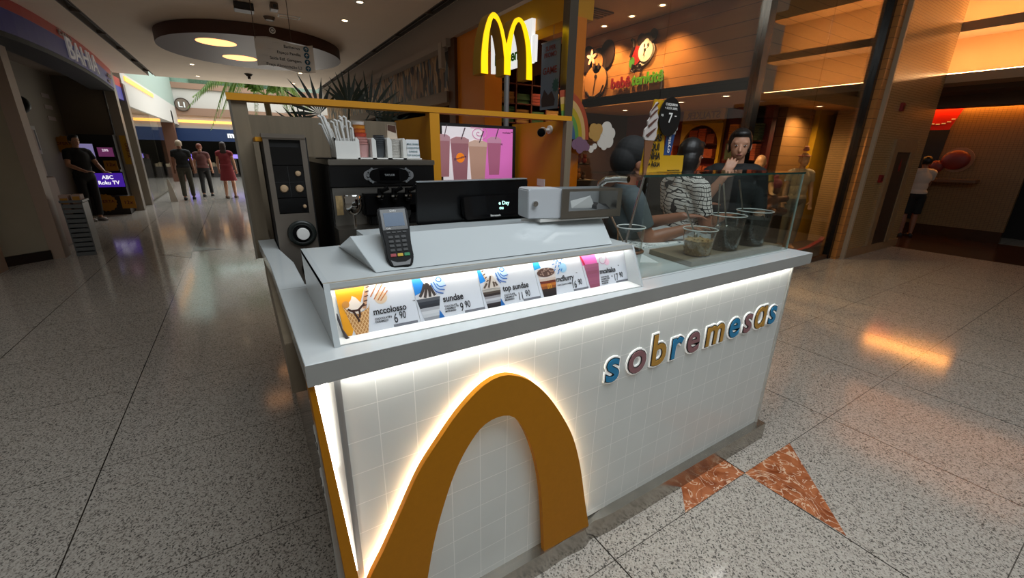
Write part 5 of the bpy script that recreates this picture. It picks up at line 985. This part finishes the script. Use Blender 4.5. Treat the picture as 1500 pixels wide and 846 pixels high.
ov(4.51, 3.0, .1, .12, 4.962, 'hair', '#24120c', E2); ov(4.51, 2.9, .125, .13, 4.956, 'muzzle', '#cfc8ba', E2); ov(4.50, 2.99, .05, .06, 4.952, 'face', '#cfc8ba', E2); ov(4.68, 2.87, .1, .12, 4.958, 'shirt', '#8a1a18', E2); ov(4.74, 2.79, .05, .07, 4.952, 'shirt_side', '#3c7a2c', E2)
for y in (4.53, 4.47): ov(y, 2.97, .01, .024, 4.946, 'eye', '#24120c', E2)
ov(4.52, 2.92, .015, .015, 4.946, 'nose', '#24120c', E2)
q = MB(); q.tube([(4.95, 4.77, 2.86), (4.95, 4.72, 2.98), (4.95, 4.74, 3.07), (4.95, 4.77, 3.08)], .02, 8); q.tube([(4.95, 4.7, 2.76), (4.95, 4.72, 2.68), (4.95, 4.66, 2.67)], .022, 8); q.tube([(4.95, 4.58, 2.75), (4.95, 4.6, 2.68), (4.95, 4.54, 2.68)], .022, 8); obj('tail_and_feet', q, mat('emb_24120c', '#24120c'), E2)
q = MB(); q.tube([(4.944, 4.52, 2.91), (4.944, 4.53, 2.84)], .005, 6); obj('mouth', q, mat('emb_24120c', '#24120c'), E2)
SG = thing('wall_lettering', 'dark red and green shop name lettering on the board wall under the emblems', 'sign', (4.97, 4.6, 2.5))
q = MB(); q.text('beb\u00ea', (4.968, 5.12, 2.485), (0, -1, 0), (0, 0, 1), .20, .02, .03, 'LEFT', sx=.98); obj('red_text', q, mat('let_red', '#7a1420', .4), SG)
q = MB(); q.text('tenkit\u00ea', (4.968, 4.70, 2.49), (0, -1, 0), (0, 0, 1), .20, .02, .03, 'LEFT', sx=.98); obj('green_text', q, mat('let_green', '#4a8a20', .4), SG)
for x, y, lb in ((4.73, 4.06, 'nearest'), (4.76, 4.58, 'second'), (4.79, 5.13, 'third'), (4.80, 5.67, 'farthest')): downlight(x-.05, y, 3.29, lb+' round downlight in the row along the shop board wall', 105, (1, .62, .30), 'downlights of the shop ceiling', 110)
for x, y, lb in ((5.4, 4.16, 'round downlight over the yellow niche behind the glass'), (5.26, 3.4, 'round downlight beside the steel mullion under the board wall'), (7.25, 3.2, 'round downlight above the yellow post in the shop'), (5.7, 5.5, 'far small downlight under the board wall')): downlight(x, y, 2.26, lb, 80, (1, .70, .40), 'downlights under the shop niche ceiling', 150)
q = MB(); q.box((4.05, 4.6, 3.27), (4.4, 4.9, 3.289)); av = one('air_vent', q, mat('vent_dark', '#4a3628', .5), 'square dark air vent in the shop ceiling', 'air vent')
for k in range(4): obj('vent_slat', MB().box((4.08, 4.635+k*.065, 3.262), (4.37, 4.66+k*.065, 3.27)), mat('vent_slat', '#2a1c14', .5), av, world=False)
# rainbow and clouds hanging in the window
RB = thing('rainbow_board', 'cardboard rainbow hanging behind the glass at the kiosk rail end', 'decoration', (2.5, 3.0, 1.8))
for k, (col, r0) in enumerate((('#a04428', .365), ('#c09a62', .315), ('#a8901c', .265), ('#5a8a40', .215), ('#3a5a7a', .165), ('#4a3a5a', .115))):
    A = [(2.285+r0*.74*math.cos(a), 2.855, 1.66+r0*math.sin(a)) for a in [PI*.5*i/16*1.15 for i in range(17)]]; B2 = [(2.285+(r0-.05)*.74*math.cos(a), 2.855, 1.66+(r0-.05)*math.sin(a)) for a in [PI*.5*i/16*1.15 for i in range(17)]]
    q = MB(); q.band(A, B2, (0, .006, 0)); obj('rainbow_band', q, mat('rb_'+col[1:], col, .5), RB)
def cloud(nm, lb, blobs, col, y, smooth=False):
    q = MB()
    for i, (x, z, r_) in enumerate(blobs): q.cyl((x, y+.0003*i, z), (x, y+.006+.0003*i, z), r_, n=28)
    return one(nm, q, mat('cloud_'+col[1:], col, .5), lb, 'decoration')
cloud('cloud_board', 'white cardboard cloud hanging rightmost in the shop window', ((2.765, 1.755, .062), (2.82, 1.72, .05), (2.80, 1.655, .055), (2.72, 1.66, .06), (2.75, 1.62, .04), (2.60, 1.585, .03), (2.64, 1.61, .025)), '#d8d2c8', 2.86)
cloud('cloud_board', 'tan cardboard cloud hanging in the middle in front of the white one', ((2.60, 1.745, .048), (2.655, 1.745, .048), (2.63, 1.70, .052), (2.585, 1.705, .036)), '#b58c4c', 2.845)
cloud('cloud_board', 'mauve cardboard cloud hanging leftmost under the rainbow', ((2.44, 1.64, .042), (2.49, 1.615, .045), (2.45, 1.59, .042), (2.40, 1.62, .04), (2.53, 1.60, .03)), '#7a5a70', 2.835)
# niche with arched shelves
for i, (y0, y1, lb) in enumerate(((4.17, 4.92, 'yellow arched niche panel with mirrored lettering behind the glass'),)):
    NP = thing('arched_niche', lb, 'wall niche', (6.55, y0, 0)); q = MB(); pts = [(y1, 0), (y1, 2.27), (y0, 2.27), (y0, 0)]
    arch_ = [(y1-.06, 1.2), (y1-.06, 1.62)]+[((y0+y1)/2+(y1-y0-.12)/2*math.cos(PI-a)*-1*-1, 1.62+.33*math.sin(a)) for a in [PI*k/20 for k in range(21)]] 
    mid = (y0+y1)/2; hw = (y1-y0)/2-.05
    arc = [(mid+hw*math.cos(PI*k/24), 1.70+.32*math.sin(PI*k/24)) for k in range(25)]
    for k in range(24): q.prism([(6.5, arc[k][0], arc[k][1]), (6.5, arc[k+1][0], arc[k+1][1]), (6.5, arc[k+1][0], 2.27), (6.5, arc[k][0], 2.27)], (.06, 0, 0))
    q.box((6.5, y0, 0), (6.56, y0+.05, 2.27)); q.box((6.5, y1-.05, 0), (6.56, y1, 2.27)); obj('panel', q, yelw, NP)
    q = MB(); q.box((6.48, y0, 2.045), (6.5, y1, 2.075)); obj('panel_ledge', q, mat('ledge_dark_yellow', '#8a6a08', .5), NP)
    q = MB(); q.text('STALKER', (6.49, mid, 2.12), (0, 1, 0), (0, 0, 1), .15, .012, .01); obj('raised_text', q, mat('text_ochre', '#8a6808', .5), NP)
rs = random.Random(4); pc_ = ['#b0602a', '#c07a34', '#a8481f', '#c9944a', '#8a3a1c', '#3a4a30']
def niche(y0, y1, zs):
    for z in zs:
        tag(obj('niche_shelf', MB().box((6.5, y0, z-.02), (6.62, y1, z)), mat('shelf_brown', '#5a2a1a', .5)), 'dark board carrying the garment piles in the wall niches', 'shelf', 'boards in the wall niches')
        y = y0+.02
        while y < y1-.12:
            q = MB(); wdt = rs.uniform(.12, .17); hh = rs.uniform(.12, .24)
            for j_ in range(7): q.box((6.46, y+rs.uniform(0, .008), z+hh*j_/7), (6.6, y+wdt-rs.uniform(0, .008), z+hh*(j_+.85)/7))
            tag(obj('garment_pile', q, mat('pile_%d' % rs.randrange(6), pc_[rs.randrange(6)], .7)), 'pile of orange toned garments on a board in the wall niches', 'clothes', 'garment piles in the niches'); y += wdt+.015
niche(4.24, 4.85, (1.25, 1.52, 1.74)); niche(3.55, 4.1, (.9, 1.2, 1.5, 1.78)); niche(5.0, 5.5, (1.2, 1.55))
# toy corner seen beneath the rainbow
TS = thing('toy_stand', 'dark stand crowded with red and orange toys behind the glass', 'stand', (3.0, 3.9, 0)); obj('body', MB().box((2.75, 3.8, 0), (3.6, 4.2, 1.25)), mat('stand_dark', '#1c0f0c', .6), TS)
for k, z in enumerate((1.42, 1.60)): obj('shelf', MB().box((2.75, 3.95, z), (3.6, 4.2, z+.015)), mat('stand_dark', '#1c0f0c', .6), TS)
rs = random.Random(9)
for i in range(26):
    z = (1.25, 1.435, 1.615)[i % 3]; x = 2.8+.78*(i//3)/8.6; q = MB(); r_ = rs.uniform(.03, .05); q.ell((x, 3.99, z+r_*.95), (r_, r_*.8, r_*1.0)); q.ell((x, 3.98, z+r_*2.2), r_*.62); q.ell((x-.02, 3.98, z+r_*2.75), r_*.25); q.ell((x+.02, 3.98, z+r_*2.75), r_*.25)
    tag(obj('soft_toy', q, mat('toy_%d' % (i % 5), ['#8a2a18', '#a8601c', '#6a1a14', '#b5803a', '#5a3a28'][i % 5], .7), smooth=True), 'small red or orange soft toy crowded on the dark stand', 'toy', 'soft toys on the dark stand')
# wooden pedestal and dark shop counter
one('shop_counter', MB().box((3.1, 3.35, 0), (4.9, 3.7, 1.15)), mat('counter_brown', '#5c4a3a', .5), 'low grey brown counter behind the shop glass', 'counter')
one('pegged_bag', MB().prism([(8.98, 3.40, .55), (9.12, 3.40, .55), (9.10, 3.40, .72), (9.03, 3.40, .78), (8.99, 3.40, .7)], (0, .09, 0)), blackm, 'small black object on the slat wall low right of the yellow post', 'bag')
# ================================================================ COLUMN AND SIDE CORRIDOR
redp = mat('alarm_red', '#7a1210', .4)
for (x, z, lb) in ((8.72, 2.31, 'upper small red alarm sounder on the tiled column'), (8.67, 1.25, 'lower small red call point on the tiled column')):
    t = thing('alarm_box', lb, 'alarm', (x, 2.7, z)); obj('box', MB().box((x-.05, 2.68, z-.06), (x+.05, 2.72, z+.06)), redp, t, bevel=.005); obj('face', MB().box((x-.03, 2.677, z-.03), (x+.03, 2.68, z+.02)), mat('alarm_dark', '#4a0a08', .4), t)
HT = thing('hydrant_cabinet', 'dark narrow cabinet door framed in beige marble on the tiled column', 'cabinet', (9.3, 2.7, 0))
q = MB(); q.box((8.85, 2.685, .14), (9.02, 2.72, 1.66)); q.box((9.62, 2.685, .14), (9.80, 2.72, 1.66)); q.box((8.85, 2.685, 1.66), (9.80, 2.72, 1.86)); obj('frame', q, mat('beige_marble', '#8b6f50', .35), HT)
dr = obj('door', MB().box((9.02, 2.70, .14), (9.62, 2.72, 1.66)), mat('door_brown', '#3a2a20', .35), HT); q = MB(); q.prism([(9.33+x, 2.697, 1.45+z) for x, z in ((-.03, -.09), (.03, -.09), (.05, 0), (.02, .03), (.0, .12), (-.03, .04), (-.05, 0))], (0, .004, 0)); obj('fire_symbol', q, redp, dr)
MU = thing('wall_mural', 'red mural with a dashed white smile at the top of the corridor wall', 'mural', (12.5, 3.1, 2.4)); q = MB(); q.prism([(12.49, 3.75, 2.15), (12.49, 3.0, 2.15), (12.49, 2.86, 2.62), (12.49, 3.6, 2.62)], (.009, 0, 0)); obj('red_field', q, mat('mural_red', '#a81408', .4), MU)
q = MB(); q.prism([(12.488, 3.8, .3), (12.488, 3.1, .3), (12.488, 2.98, 2.15), (12.488, 3.75, 2.15)], (.009, 0, 0)); obj('dark_field', q, mat('mural_dark', '#0e0a08', .6), MU)
for k in range(7):
    a = math.radians(210+20*k); q = MB(); q.box((12.484, 3.2-.25*math.cos(a)*-1-.03, 2.44+.18*math.sin(a)-.01), (12.49, 3.2+.25*math.cos(a)+.03, 2.44+.18*math.sin(a)+.012)); obj('smile_dash', q, wht, MU)
RD = thing('wall_figure', 'round red painted disc figure above the wall shelf in the side corridor', 'mural', (12.45, 2.75, 1.5)); q = MB(); q.cyl((12.47, 2.72, 1.56), (12.5, 2.72, 1.56), .24, n=32); obj('ring', q, mat('ring_pale', '#8a6a50', .5), RD)
q = MB(); q.ell((12.42, 2.74, 1.56), (.07, .22, .19)); q.ell((12.42, 3.0, 1.42), (.06, .12, .13)); q.ell((12.42, 3.06, 1.22), (.06, .09, .15)); obj('figure', q, mat('figure_red', '#6a1a10', .5), RD, smooth=True)
one('wall_shelf', MB().box((12.15, 2.3, 1.13), (12.47, 3.2, 1.19)), mat('shelf_board', '#6a4a30', .5), 'brown wall shelf in the side corridor at the leaning person', 'shelf')
# ================================================================ LEFT STORES
FS = thing('fascia_sign', 'dark blue and red curved store fascia with white lettering at top left', 'sign', (-2.05, 10, 2.9))
pl = bez([(-2.30, 6.6, 0), (-2.02, 8.0, 0), (-1.95, 9.6, 0), (-2.0, 11.4, 0), (-2.16, 13.7, 0)], 6)
def fas(z0, z1, o): return [(p.x+o, p.y, z0) for p in pl], [(p.x+o, p.y, z1) for p in pl]
A, B2 = fas(2.76, 3.02, 0); q = MB(); q.band(A, B2, (-.12, 0, 0)); obj('blue_band', q, mat('fascia_blue', '#2c2ca0', .35), FS)
A, B2 = fas(3.02, 3.149, 0.002); q = MB(); q.band(A, B2, (-.12, 0, 0)); obj('red_band', q, mat('fascia_red', '#bb2418', .35), FS)
A, B2 = fas(2.70, 2.76, -.01); q = MB(); q.band(A, B2, (-.4, 0, 0)); obj('dark_soffit', q, blackm, FS)
q = MB(); q.text('BAHIA', (-1.945, 9.55, 2.79), (-.02, 1, 0), (0, 0, 1), .42, .02, .0, 'LEFT', sx=1.6); obj('white_text', q, mat('sign_white', '#c9c4c4', .4, emit=.12), FS)
q = MB(); q.text('CASAS', (-1.945, 9.35, 3.06), (-.02, 1, 0), (0, 0, 1), .10, .015, .02, 'LEFT', sx=2.2); obj('small_text', q, mat('sign_pale', '#a99a98', .4), FS)
q = MB(); q.text('dedica\u00e7\u00e3o', (-2.07, 12.7, 2.9), (-.06, 1, 0), (0, 0, 1), .10, .015, .02, 'LEFT', sx=1.3); q.text('a voc\u00ea', (-2.09, 12.75, 2.8), (-.06, 1, 0), (0, 0, 1), .10, .015, .02, 'LEFT', sx=1.3); obj('slogan_text', q, mat('sign_pale', '#a99a98', .4), FS)
F2 = thing('fascia_sign', 'small blue and red end panel of the fascia beyond the steel jamb', 'sign', (-2.2, 14.4, 2.8)); obj('blue_band', MB().box((-2.3, 14.02, 2.6), (-2.22, 14.9, 2.9)), mat('fascia_blue', '#2c2ca0', .35), F2); obj('red_band', MB().box((-2.3, 14.02, 2.9), (-2.22, 14.9, 3.1)), mat('fascia_red', '#bb2418', .35), F2)
bin_ = thing('slotted_bin', 'grey slotted plastic bin full of boxes standing by the store pier', 'bin', (-2.12, 8.5, 0))
q = MB(); x0, x1, y0, y1 = -2.2, -1.98, 8.32, 8.62; gm = mat('bin_grey', '#5c5f5e', .45)
q.box((x0, y0, 0), (x1, y1, .05)); q.box((x0, y0, .05), (x0+.015, y1, .75)); q.box((x1-.015, y0, .05), (x1, y1, .75)); q.box((x0+.015, y1-.015, .05), (x1-.015, y1, .75)); obj('bin_body', q, gm, bin_, bevel=.004)
for k in range(10): obj('slat', MB().box((x0+.015, y0, .07+.068*k), (x1-.015, y0+.012, .12+.068*k)), gm, bin_)
q = MB(); q.frame((x0-.01, y0-.01, .76), (x1+.01, y1+.01, .76), .02, 2, .03); obj('top_frame', q, gm, bin_)
for x, y, z, s_, lb in ((-2.16, 8.42, .60, .26, 'white and yellow labelled box, leftmost in the slotted bin'), (-2.04, 8.45, .62, .24, 'pinkish box with yellow label, rightmost in the slotted bin')):
    t = thing('carton', lb, 'box', (x, y, z)); obj('box', MB().box((x-.05, y-.07, z), (x+.045, y+.1, z+s_)), mat('carton_pink', '#a58c80', .6), t); obj('label', MB().box((x-.04, y-.072, z+.14), (x+.035, y-.07, z+.22)), mat('label_yellow', '#b07a14', .5), t)
    q = MB(); q.text('AREIA', (x, y-.0725, z+.155), (1, 0, 0), (0, 0, 1), .03, .001, .02); q.bm.free()
for (x, y, z0_, z1_, w_, lb) in ((-2.75, 9.3, .0, 1.05, .5, 'lower pinkish carton behind the pier in the dark store'), (-2.8, 9.35, 1.052, 1.75, .42, 'upper pinkish carton with dark slot behind the pier')):
    t = thing('carton', lb, 'box', (x, y, z0_)); obj('box', MB().box((x-w_/2, y-.2, z0_), (x+w_/2, y+.3, z1_)), mat('carton_rose', '#8a7166', .6), t, bevel=.01); obj('dark_print', MB().box((x+w_/2-.14, y-.203, z1_-.4), (x+w_/2-.1, y-.2, z1_-.15)), blackm, t)
    obj('label', MB().box((x+.02, y-.203, z0_+.5), (x+.16, y-.2, z0_+.62)), mat('label_yellow', '#b07a14', .5), t)
PF = thing('framed_poster', 'small framed poster on the wall inside the dark store', 'picture', (-3.19, 12, 1.6)); obj('frame', MB().box((-3.198, 11.5, 1.35), (-3.18, 11.95, 1.85)), mat('frame_pale', '#8f8a84', .5), PF); obj('print', MB().box((-3.178, 11.56, 1.42), (-3.174, 11.89, 1.78)), mat('print_dark', '#2a2220', .5), PF)
TC = thing('television_console', 'black display wall carrying several televisions in the electronics store', 'display', (-2.6, 13.2, 0)); obj('panel', MB().box((-2.95, 13.35, 0), (-2.35, 13.75, 1.75)), mat('console_black', '#0c0b0c', .4), TC); obj('shelf', MB().box((-2.95, 13.2, .95), (-2.35, 13.35, 1.0)), blackm, TC); obj('base', MB().box((-3.1, 13.1, 0), (-2.33, 13.35, .42)), mat('console_brown', '#1c1410', .5), TC)
def tv(lb, x0, x1, z0, z1, y, col, e, txt=None, tcol='#ffffff'):
    t = thing('television', lb, 'television', (x0, y, z0)); obj('bezel', MB().box((x0-.015, y, z0-.015), (x1+.015, y+.04, z1+.015)), blackm, t); s_ = obj('screen', MB().box((x0, y-.004, z0), (x1, y, z1)), mat('tv_'+col[1:], col, .3, emit=e), t)
    if txt:
        q = MB()
        for k, r_ in enumerate(txt): q.text(r_, ((x0+x1)/2, y-.006, z1-(z1-z0)*(.42+.38*k)), (1, 0, 0), (0, 0, 1), (z1-z0)*.36, .001, .02, sx=.9)
        obj('screen_text', q, glow('tvt_'+tcol[1:], tcol, 1.0), s_)
tv('purple television screen with white lettering at floor stand level', -2.85, -2.32, .62, .93, 13.15, '#3c1c8a', 1.0, ('ABC', 'Roku TV'))
tv('pale lavender television screen with text lines, upper left', -3.0, -2.72, 1.22, 1.55, 13.3, '#8f86b8', .6, ('----', '----'), '#6a62a0')
tv('pink and white split television screen, upper right', -2.66, -2.40, 1.28, 1.48, 13.3, '#7a3a6a', .5, ('20%',), '#d8c8d8')
def splat(lb, x, y, z, r_, ax='y'):
    t = thing('price_splash', lb, 'sign', (x, y, z)); q = MB(); q.prism([(x+r_*math.cos(2*PI*i/32)*(1 if i % 2 else .9), y, z+r_*math.sin(2*PI*i/32)*(1 if i % 2 else .9)) for i in range(32)], (0, .01, 0)); obj('card', q, mat('splash_yellow', '#a8720c', .5), t); q = MB(); q.text('OFERTA', (x, y-.001, z), (1, 0, 0), (0, 0, 1), r_*.42, .001, .02); obj('text', q, mat('splash_red', '#5a1c10', .5), t)
splat('round yellow offer splash above the pale television', -3.08, 13.0, 1.52, .19); splat('round yellow offer splash on the console base', -2.72, 13.08, .28, .2)
for x0, x1, z0_, z1_, y, lb in ((-2.45, -2.2, .14, .42, 13.05, 'square yellow offer sheet at the foot of the console'), (-2.58, -2.36, .98, 1.2, 13.12, 'yellow offer sheet between the televisions')):
    t = thing('offer_sheet', lb, 'sign', (x0, y, z0_)); obj('sheet', MB().box((x0, y, z0_), (x1, y+.008, z1_)), mat('splash_yellow', '#a8720c', .5), t); q = MB(); q.text('12x', ((x0+x1)/2, y-.001, z0_+.1), (1, 0, 0), (0, 0, 1), .11, .001, .02); obj('text', q, mat('splash_red', '#5a1c10', .5), t)
t = thing('price_strip', 'narrow yellow vertical price strip on the steel jamb', 'sign', (-2.2, 13.74, 1.2)); obj('sheet', MB().box((-2.31, 13.742, 1.1), (-2.2, 13.748, 1.75)), mat('splash_yellow2', '#b58a1c', .5), t); q = MB(); q.text('OFERTA', (-2.24, 13.74, 1.42), (0, 0, -1), (1, 0, 0), .09, .001, .02); obj('text', q, mat('splash_red', '#5a1c10', .5), t)
PS = thing('wall_poster', 'small red and white notices on the grey inner store wall', 'poster', (-3.19, 13.1, 2.0))
for k in range(3): obj('notice', MB().box((-3.198, 12.9, 2.0+.22*k), (-3.192, 13.35, 2.08+.22*k)), mat('notice_pale', '#8a7a74', .5), PS)
q = MB(); q.text('TVs', (-5.0, 13.98, 2.2), (1, 0, 0), (0, 0, 1), .4, .02, .03); q.bm.free()
BL = thing('dark_valance', 'black scalloped dark shape hanging at the top of the store entrance', 'decoration', (-3.0, 9.8, 2.3)); q = MB()
for x, z, r_ in ((-3.3, 2.35, .22), (-3.05, 2.3, .2), (-2.85, 2.2, .17), (-2.7, 2.1, .13), (-3.2, 2.15, .2)): q.ell((x, 9.8, z), (r_, .12, r_))
obj('shape', q, black, BL, smooth=True)
q = MB(); q.text('', (0, 0, 0), (1, 0, 0), (0, 0, 1), .1); q.bm.free()
# ================================================================ FAR END
FSN = thing('far_store_sign', 'long dark blue store sign with white letters at the far end of the corridor', 'sign', (0, 26.6, 2.0)); obj('band', MB().box((-2.45, 26.6, 1.78), (5, 26.75, 2.36)), mat('far_blue', '#10284e', .4), FSN); q = MB(); q.text('magalu', (-.30, 26.59, 1.98), (1, 0, 0), (0, 0, 1), .36, .02, .06, 'LEFT'); obj('letters', q, mat('far_white', '#d8d8d8', .4, emit=.5), FSN)
q = MB(); q.cyl((-1.9, 26.78, 3.42), (-1.9, 26.84, 3.42), .30, n=32); LV = thing('level_sign', 'round brown level sign reading L1 on the white far wall', 'sign', (-1.9, 26.8, 3.42)); obj('disc', q, mat('level_brown', '#6a5a4c', .5), LV); q = MB(); q.tube([(-1.9+.28*math.cos(2*PI*i/32), 26.775, 3.42+.28*math.sin(2*PI*i/32)) for i in range(32)], .018, 6, True); obj('ring', q, mat('level_dark', '#3a2c22', .5), LV); q = MB(); q.text('L1', (-1.9, 26.77, 3.3), (1, 0, 0), (0, 0, 1), .33, .01, .03); obj('text', q, wht, LV)
for x0, x1, z0_, z1_, lb, col, e in ((-2.6, -2.0, .85, 1.15, 'violet glowing screen leftmost in the far store', '#6a58c8', 1.6), (-.6, .3, .95, 1.15, 'violet glowing screen right behind the red dress', '#7a6ac8', 1.6)):
    t = thing('far_screen', lb, 'television', (x0, 27.5, z0_)); obj('bezel', MB().box((x0-.05, 27.5, z0_-.05), (x1+.05, 27.6, z1_+.05)), blackm, t); obj('screen', MB().box((x0, 27.48, z0_), (x1, 27.5, z1_)), mat('fs_'+col[1:], col, .4, emit=e), t)
rs = random.Random(2)
for i in range(12):
    x = -2.5+i*.42; t = thing('merchandise_stand', 'dark low stand of boxed goods in the far store', 'stand', (x, 27.6, 0), group='stands in the far store'); h_ = rs.uniform(.5, 1.0); obj('body', MB().box((x, 27.62, 0), (x+.3, 27.95, h_)), mat('far_stand', '#2a2420', .6), t); obj('boxes', MB().box((x+.03, 27.6, h_), (x+.14, 27.85, h_+.2)).box((x+.16, 27.6, h_), (x+.28, 27.85, h_+.14)), mat('far_box%d' % (i % 3), ['#8a7a60', '#5a2a28', '#b0a48a'][i % 3], .6), t)
one('brown_column', MB().box((-2.75, 24.5, 0), (-2.2, 25, 3.0)), mat('far_brown', '#5a3826', .5), 'square brown column left of the dark blue far sign', 'column')
WP = thing('wet_floor_cone', 'pale upright floor stand beside the walker in black', 'stand', (-1.75, 15.6, 0)); q = MB(); q.prism([(-1.85, 15.6, .0), (-1.68, 15.6, 0), (-1.78, 15.6, .62), (-1.84, 15.6, .62)], (0, .03, 0)); obj('board', q, mat('pale_board', '#c0b8ae', .5), WP)
# ================================================================ PALMS
leaf_a = mat('leaf_bright', '#86a84e', .5, var=.35, scale=6); leaf_b = mat('leaf_dark', '#1b2a1a', .45, var=.3, scale=8)
def frond(mb, base, tip, sag, n, ll, lw, droop, w=1):
    base, tip = V(base), V(tip); mid = base.lerp(tip, .5)+V((0, 0, sag)); P = bez([base, mid, tip], 14); mb.tube(P, [.012*w*(1-.8*i/len(P)) for i in range(len(P))], 5)
    for i in range(n):
        t = .12+.88*i/n; k = min(len(P)-2, int(t*(len(P)-1))); p = P[k]; d = (P[k+1]-P[k]).normalized(); sd = d.cross(V((0, 0, 1)))
        sd = sd.normalized() if sd.length > .05 else V((1, 0, 0)); L = ll*math.sin(PI*(.15+.8*t))
        for sg in (-1, 1):
            e_ = p+sd*sg*L*.75+d*L*.55+V((0, 0, -droop*L+random.uniform(-.1, .1)*L)); m_ = p.lerp(e_, .45)+V((0, 0, .08*L)); sw = d*lw
            a = mb.bm.verts.new(p); b_ = mb.bm.verts.new(m_+sw); c_ = mb.bm.verts.new(e_); d_ = mb.bm.verts.new(m_-sw); mb.bm.faces.new((a, b_, c_, d_))
    return mb
PA = thing('palm_tree', 'sunlit feathery green palm drooping behind the left kiosk post', 'plant', (.95, 15.3, 0)); q = MB(); q.tube(bez([(.95, 15.3, 0), (1.0, 15.35, 1.6), (.95, 15.3, 3.0)], 5), [.11, .1, .1, .1, .09, .09, .09, .09, .08, .08, .08]); obj('trunk', q, mat('palm_trunk', '#5a4632', .8), PA, smooth=True)
for tip, sag in (((-.55, 15.0, 1.95), 1.0), ((-1.0, 15.1, 2.5), .75), ((-.85, 15.6, 2.85), .55), ((.0, 14.8, 2.6), .7), ((1.75, 14.9, 2.15), .8), ((1.5, 15.0, 2.5), .6), ((2.2, 15.5, 2.6), .6), ((.6, 15.2, 2.2), .9), ((-.3, 15.4, 2.3), .8)):
    obj('frond', frond(MB(), (.95, 15.3, 3.0), tip, sag, 120, .40, .03, .5), leaf_a, PA)
PB = thing('potted_palm', 'dark fan leaved potted palm standing behind the wood panel of the kiosk', 'plant', (.95, 4.6, 0))
q = MB(); q.lathe([(.15, 0), (.2, .35), (.22, .4), (.19, .4), (.17, .36), (0, .36)], (.95, 4.6, 0), 24); obj('pot', q, mat('pot_dark', '#2a2420', .5), PB, smooth=True)
q = MB(); q.tube([(.95, 4.6, .36), (.93, 4.62, 1.0), (.95, 4.6, 1.5)], [.04, .035, .03]); obj('stem', q, mat('palm_trunk', '#5a4632', .8), PB, smooth=True)
def fan(c_, tip, spread, n, L):
    """one fan leaf: stalk and a spray of stiff blades"""
    c_, tip = V(c_), V(tip); q = MB(); q.tube([c_, c_.lerp(tip, .5)+V((0, 0, .03)), tip], [.01, .008, .006], 6); d = (tip-c_).normalized(); sd = d.cross(V((0, 1, 0))).normalized()
    for k in range(n):
        a = math.radians(-spread/2+spread*k/(n-1)); e_ = tip+(d*math.cos(a)+sd*math.sin(a))*L*(1.15-.25*abs(a))+V((0, random.uniform(-.05, .05), 0)); m_ = tip.lerp(e_, .5); u = (e_-tip).normalized().cross(V((0, 1, 0)))*.017
        v_ = [q.bm.verts.new(x) for x in (tip, m_+u, e_, m_-u)]; q.bm.faces.new(v_)
    return q
for tip, spd, n, L in (((.72, 4.6, 1.86), 150, 10, .34), ((1.18, 4.6, 1.88), 130, 10, .4), ((.98, 4.55, 1.93), 120, 11, .3), ((1.3, 4.6, 1.72), 150, 13, .3), ((.58, 4.6, 1.68), 130, 11, .28)): obj('fan_leaf', fan((.95, 4.6, 1.5), tip, spd, n, L), leaf_b, PB)
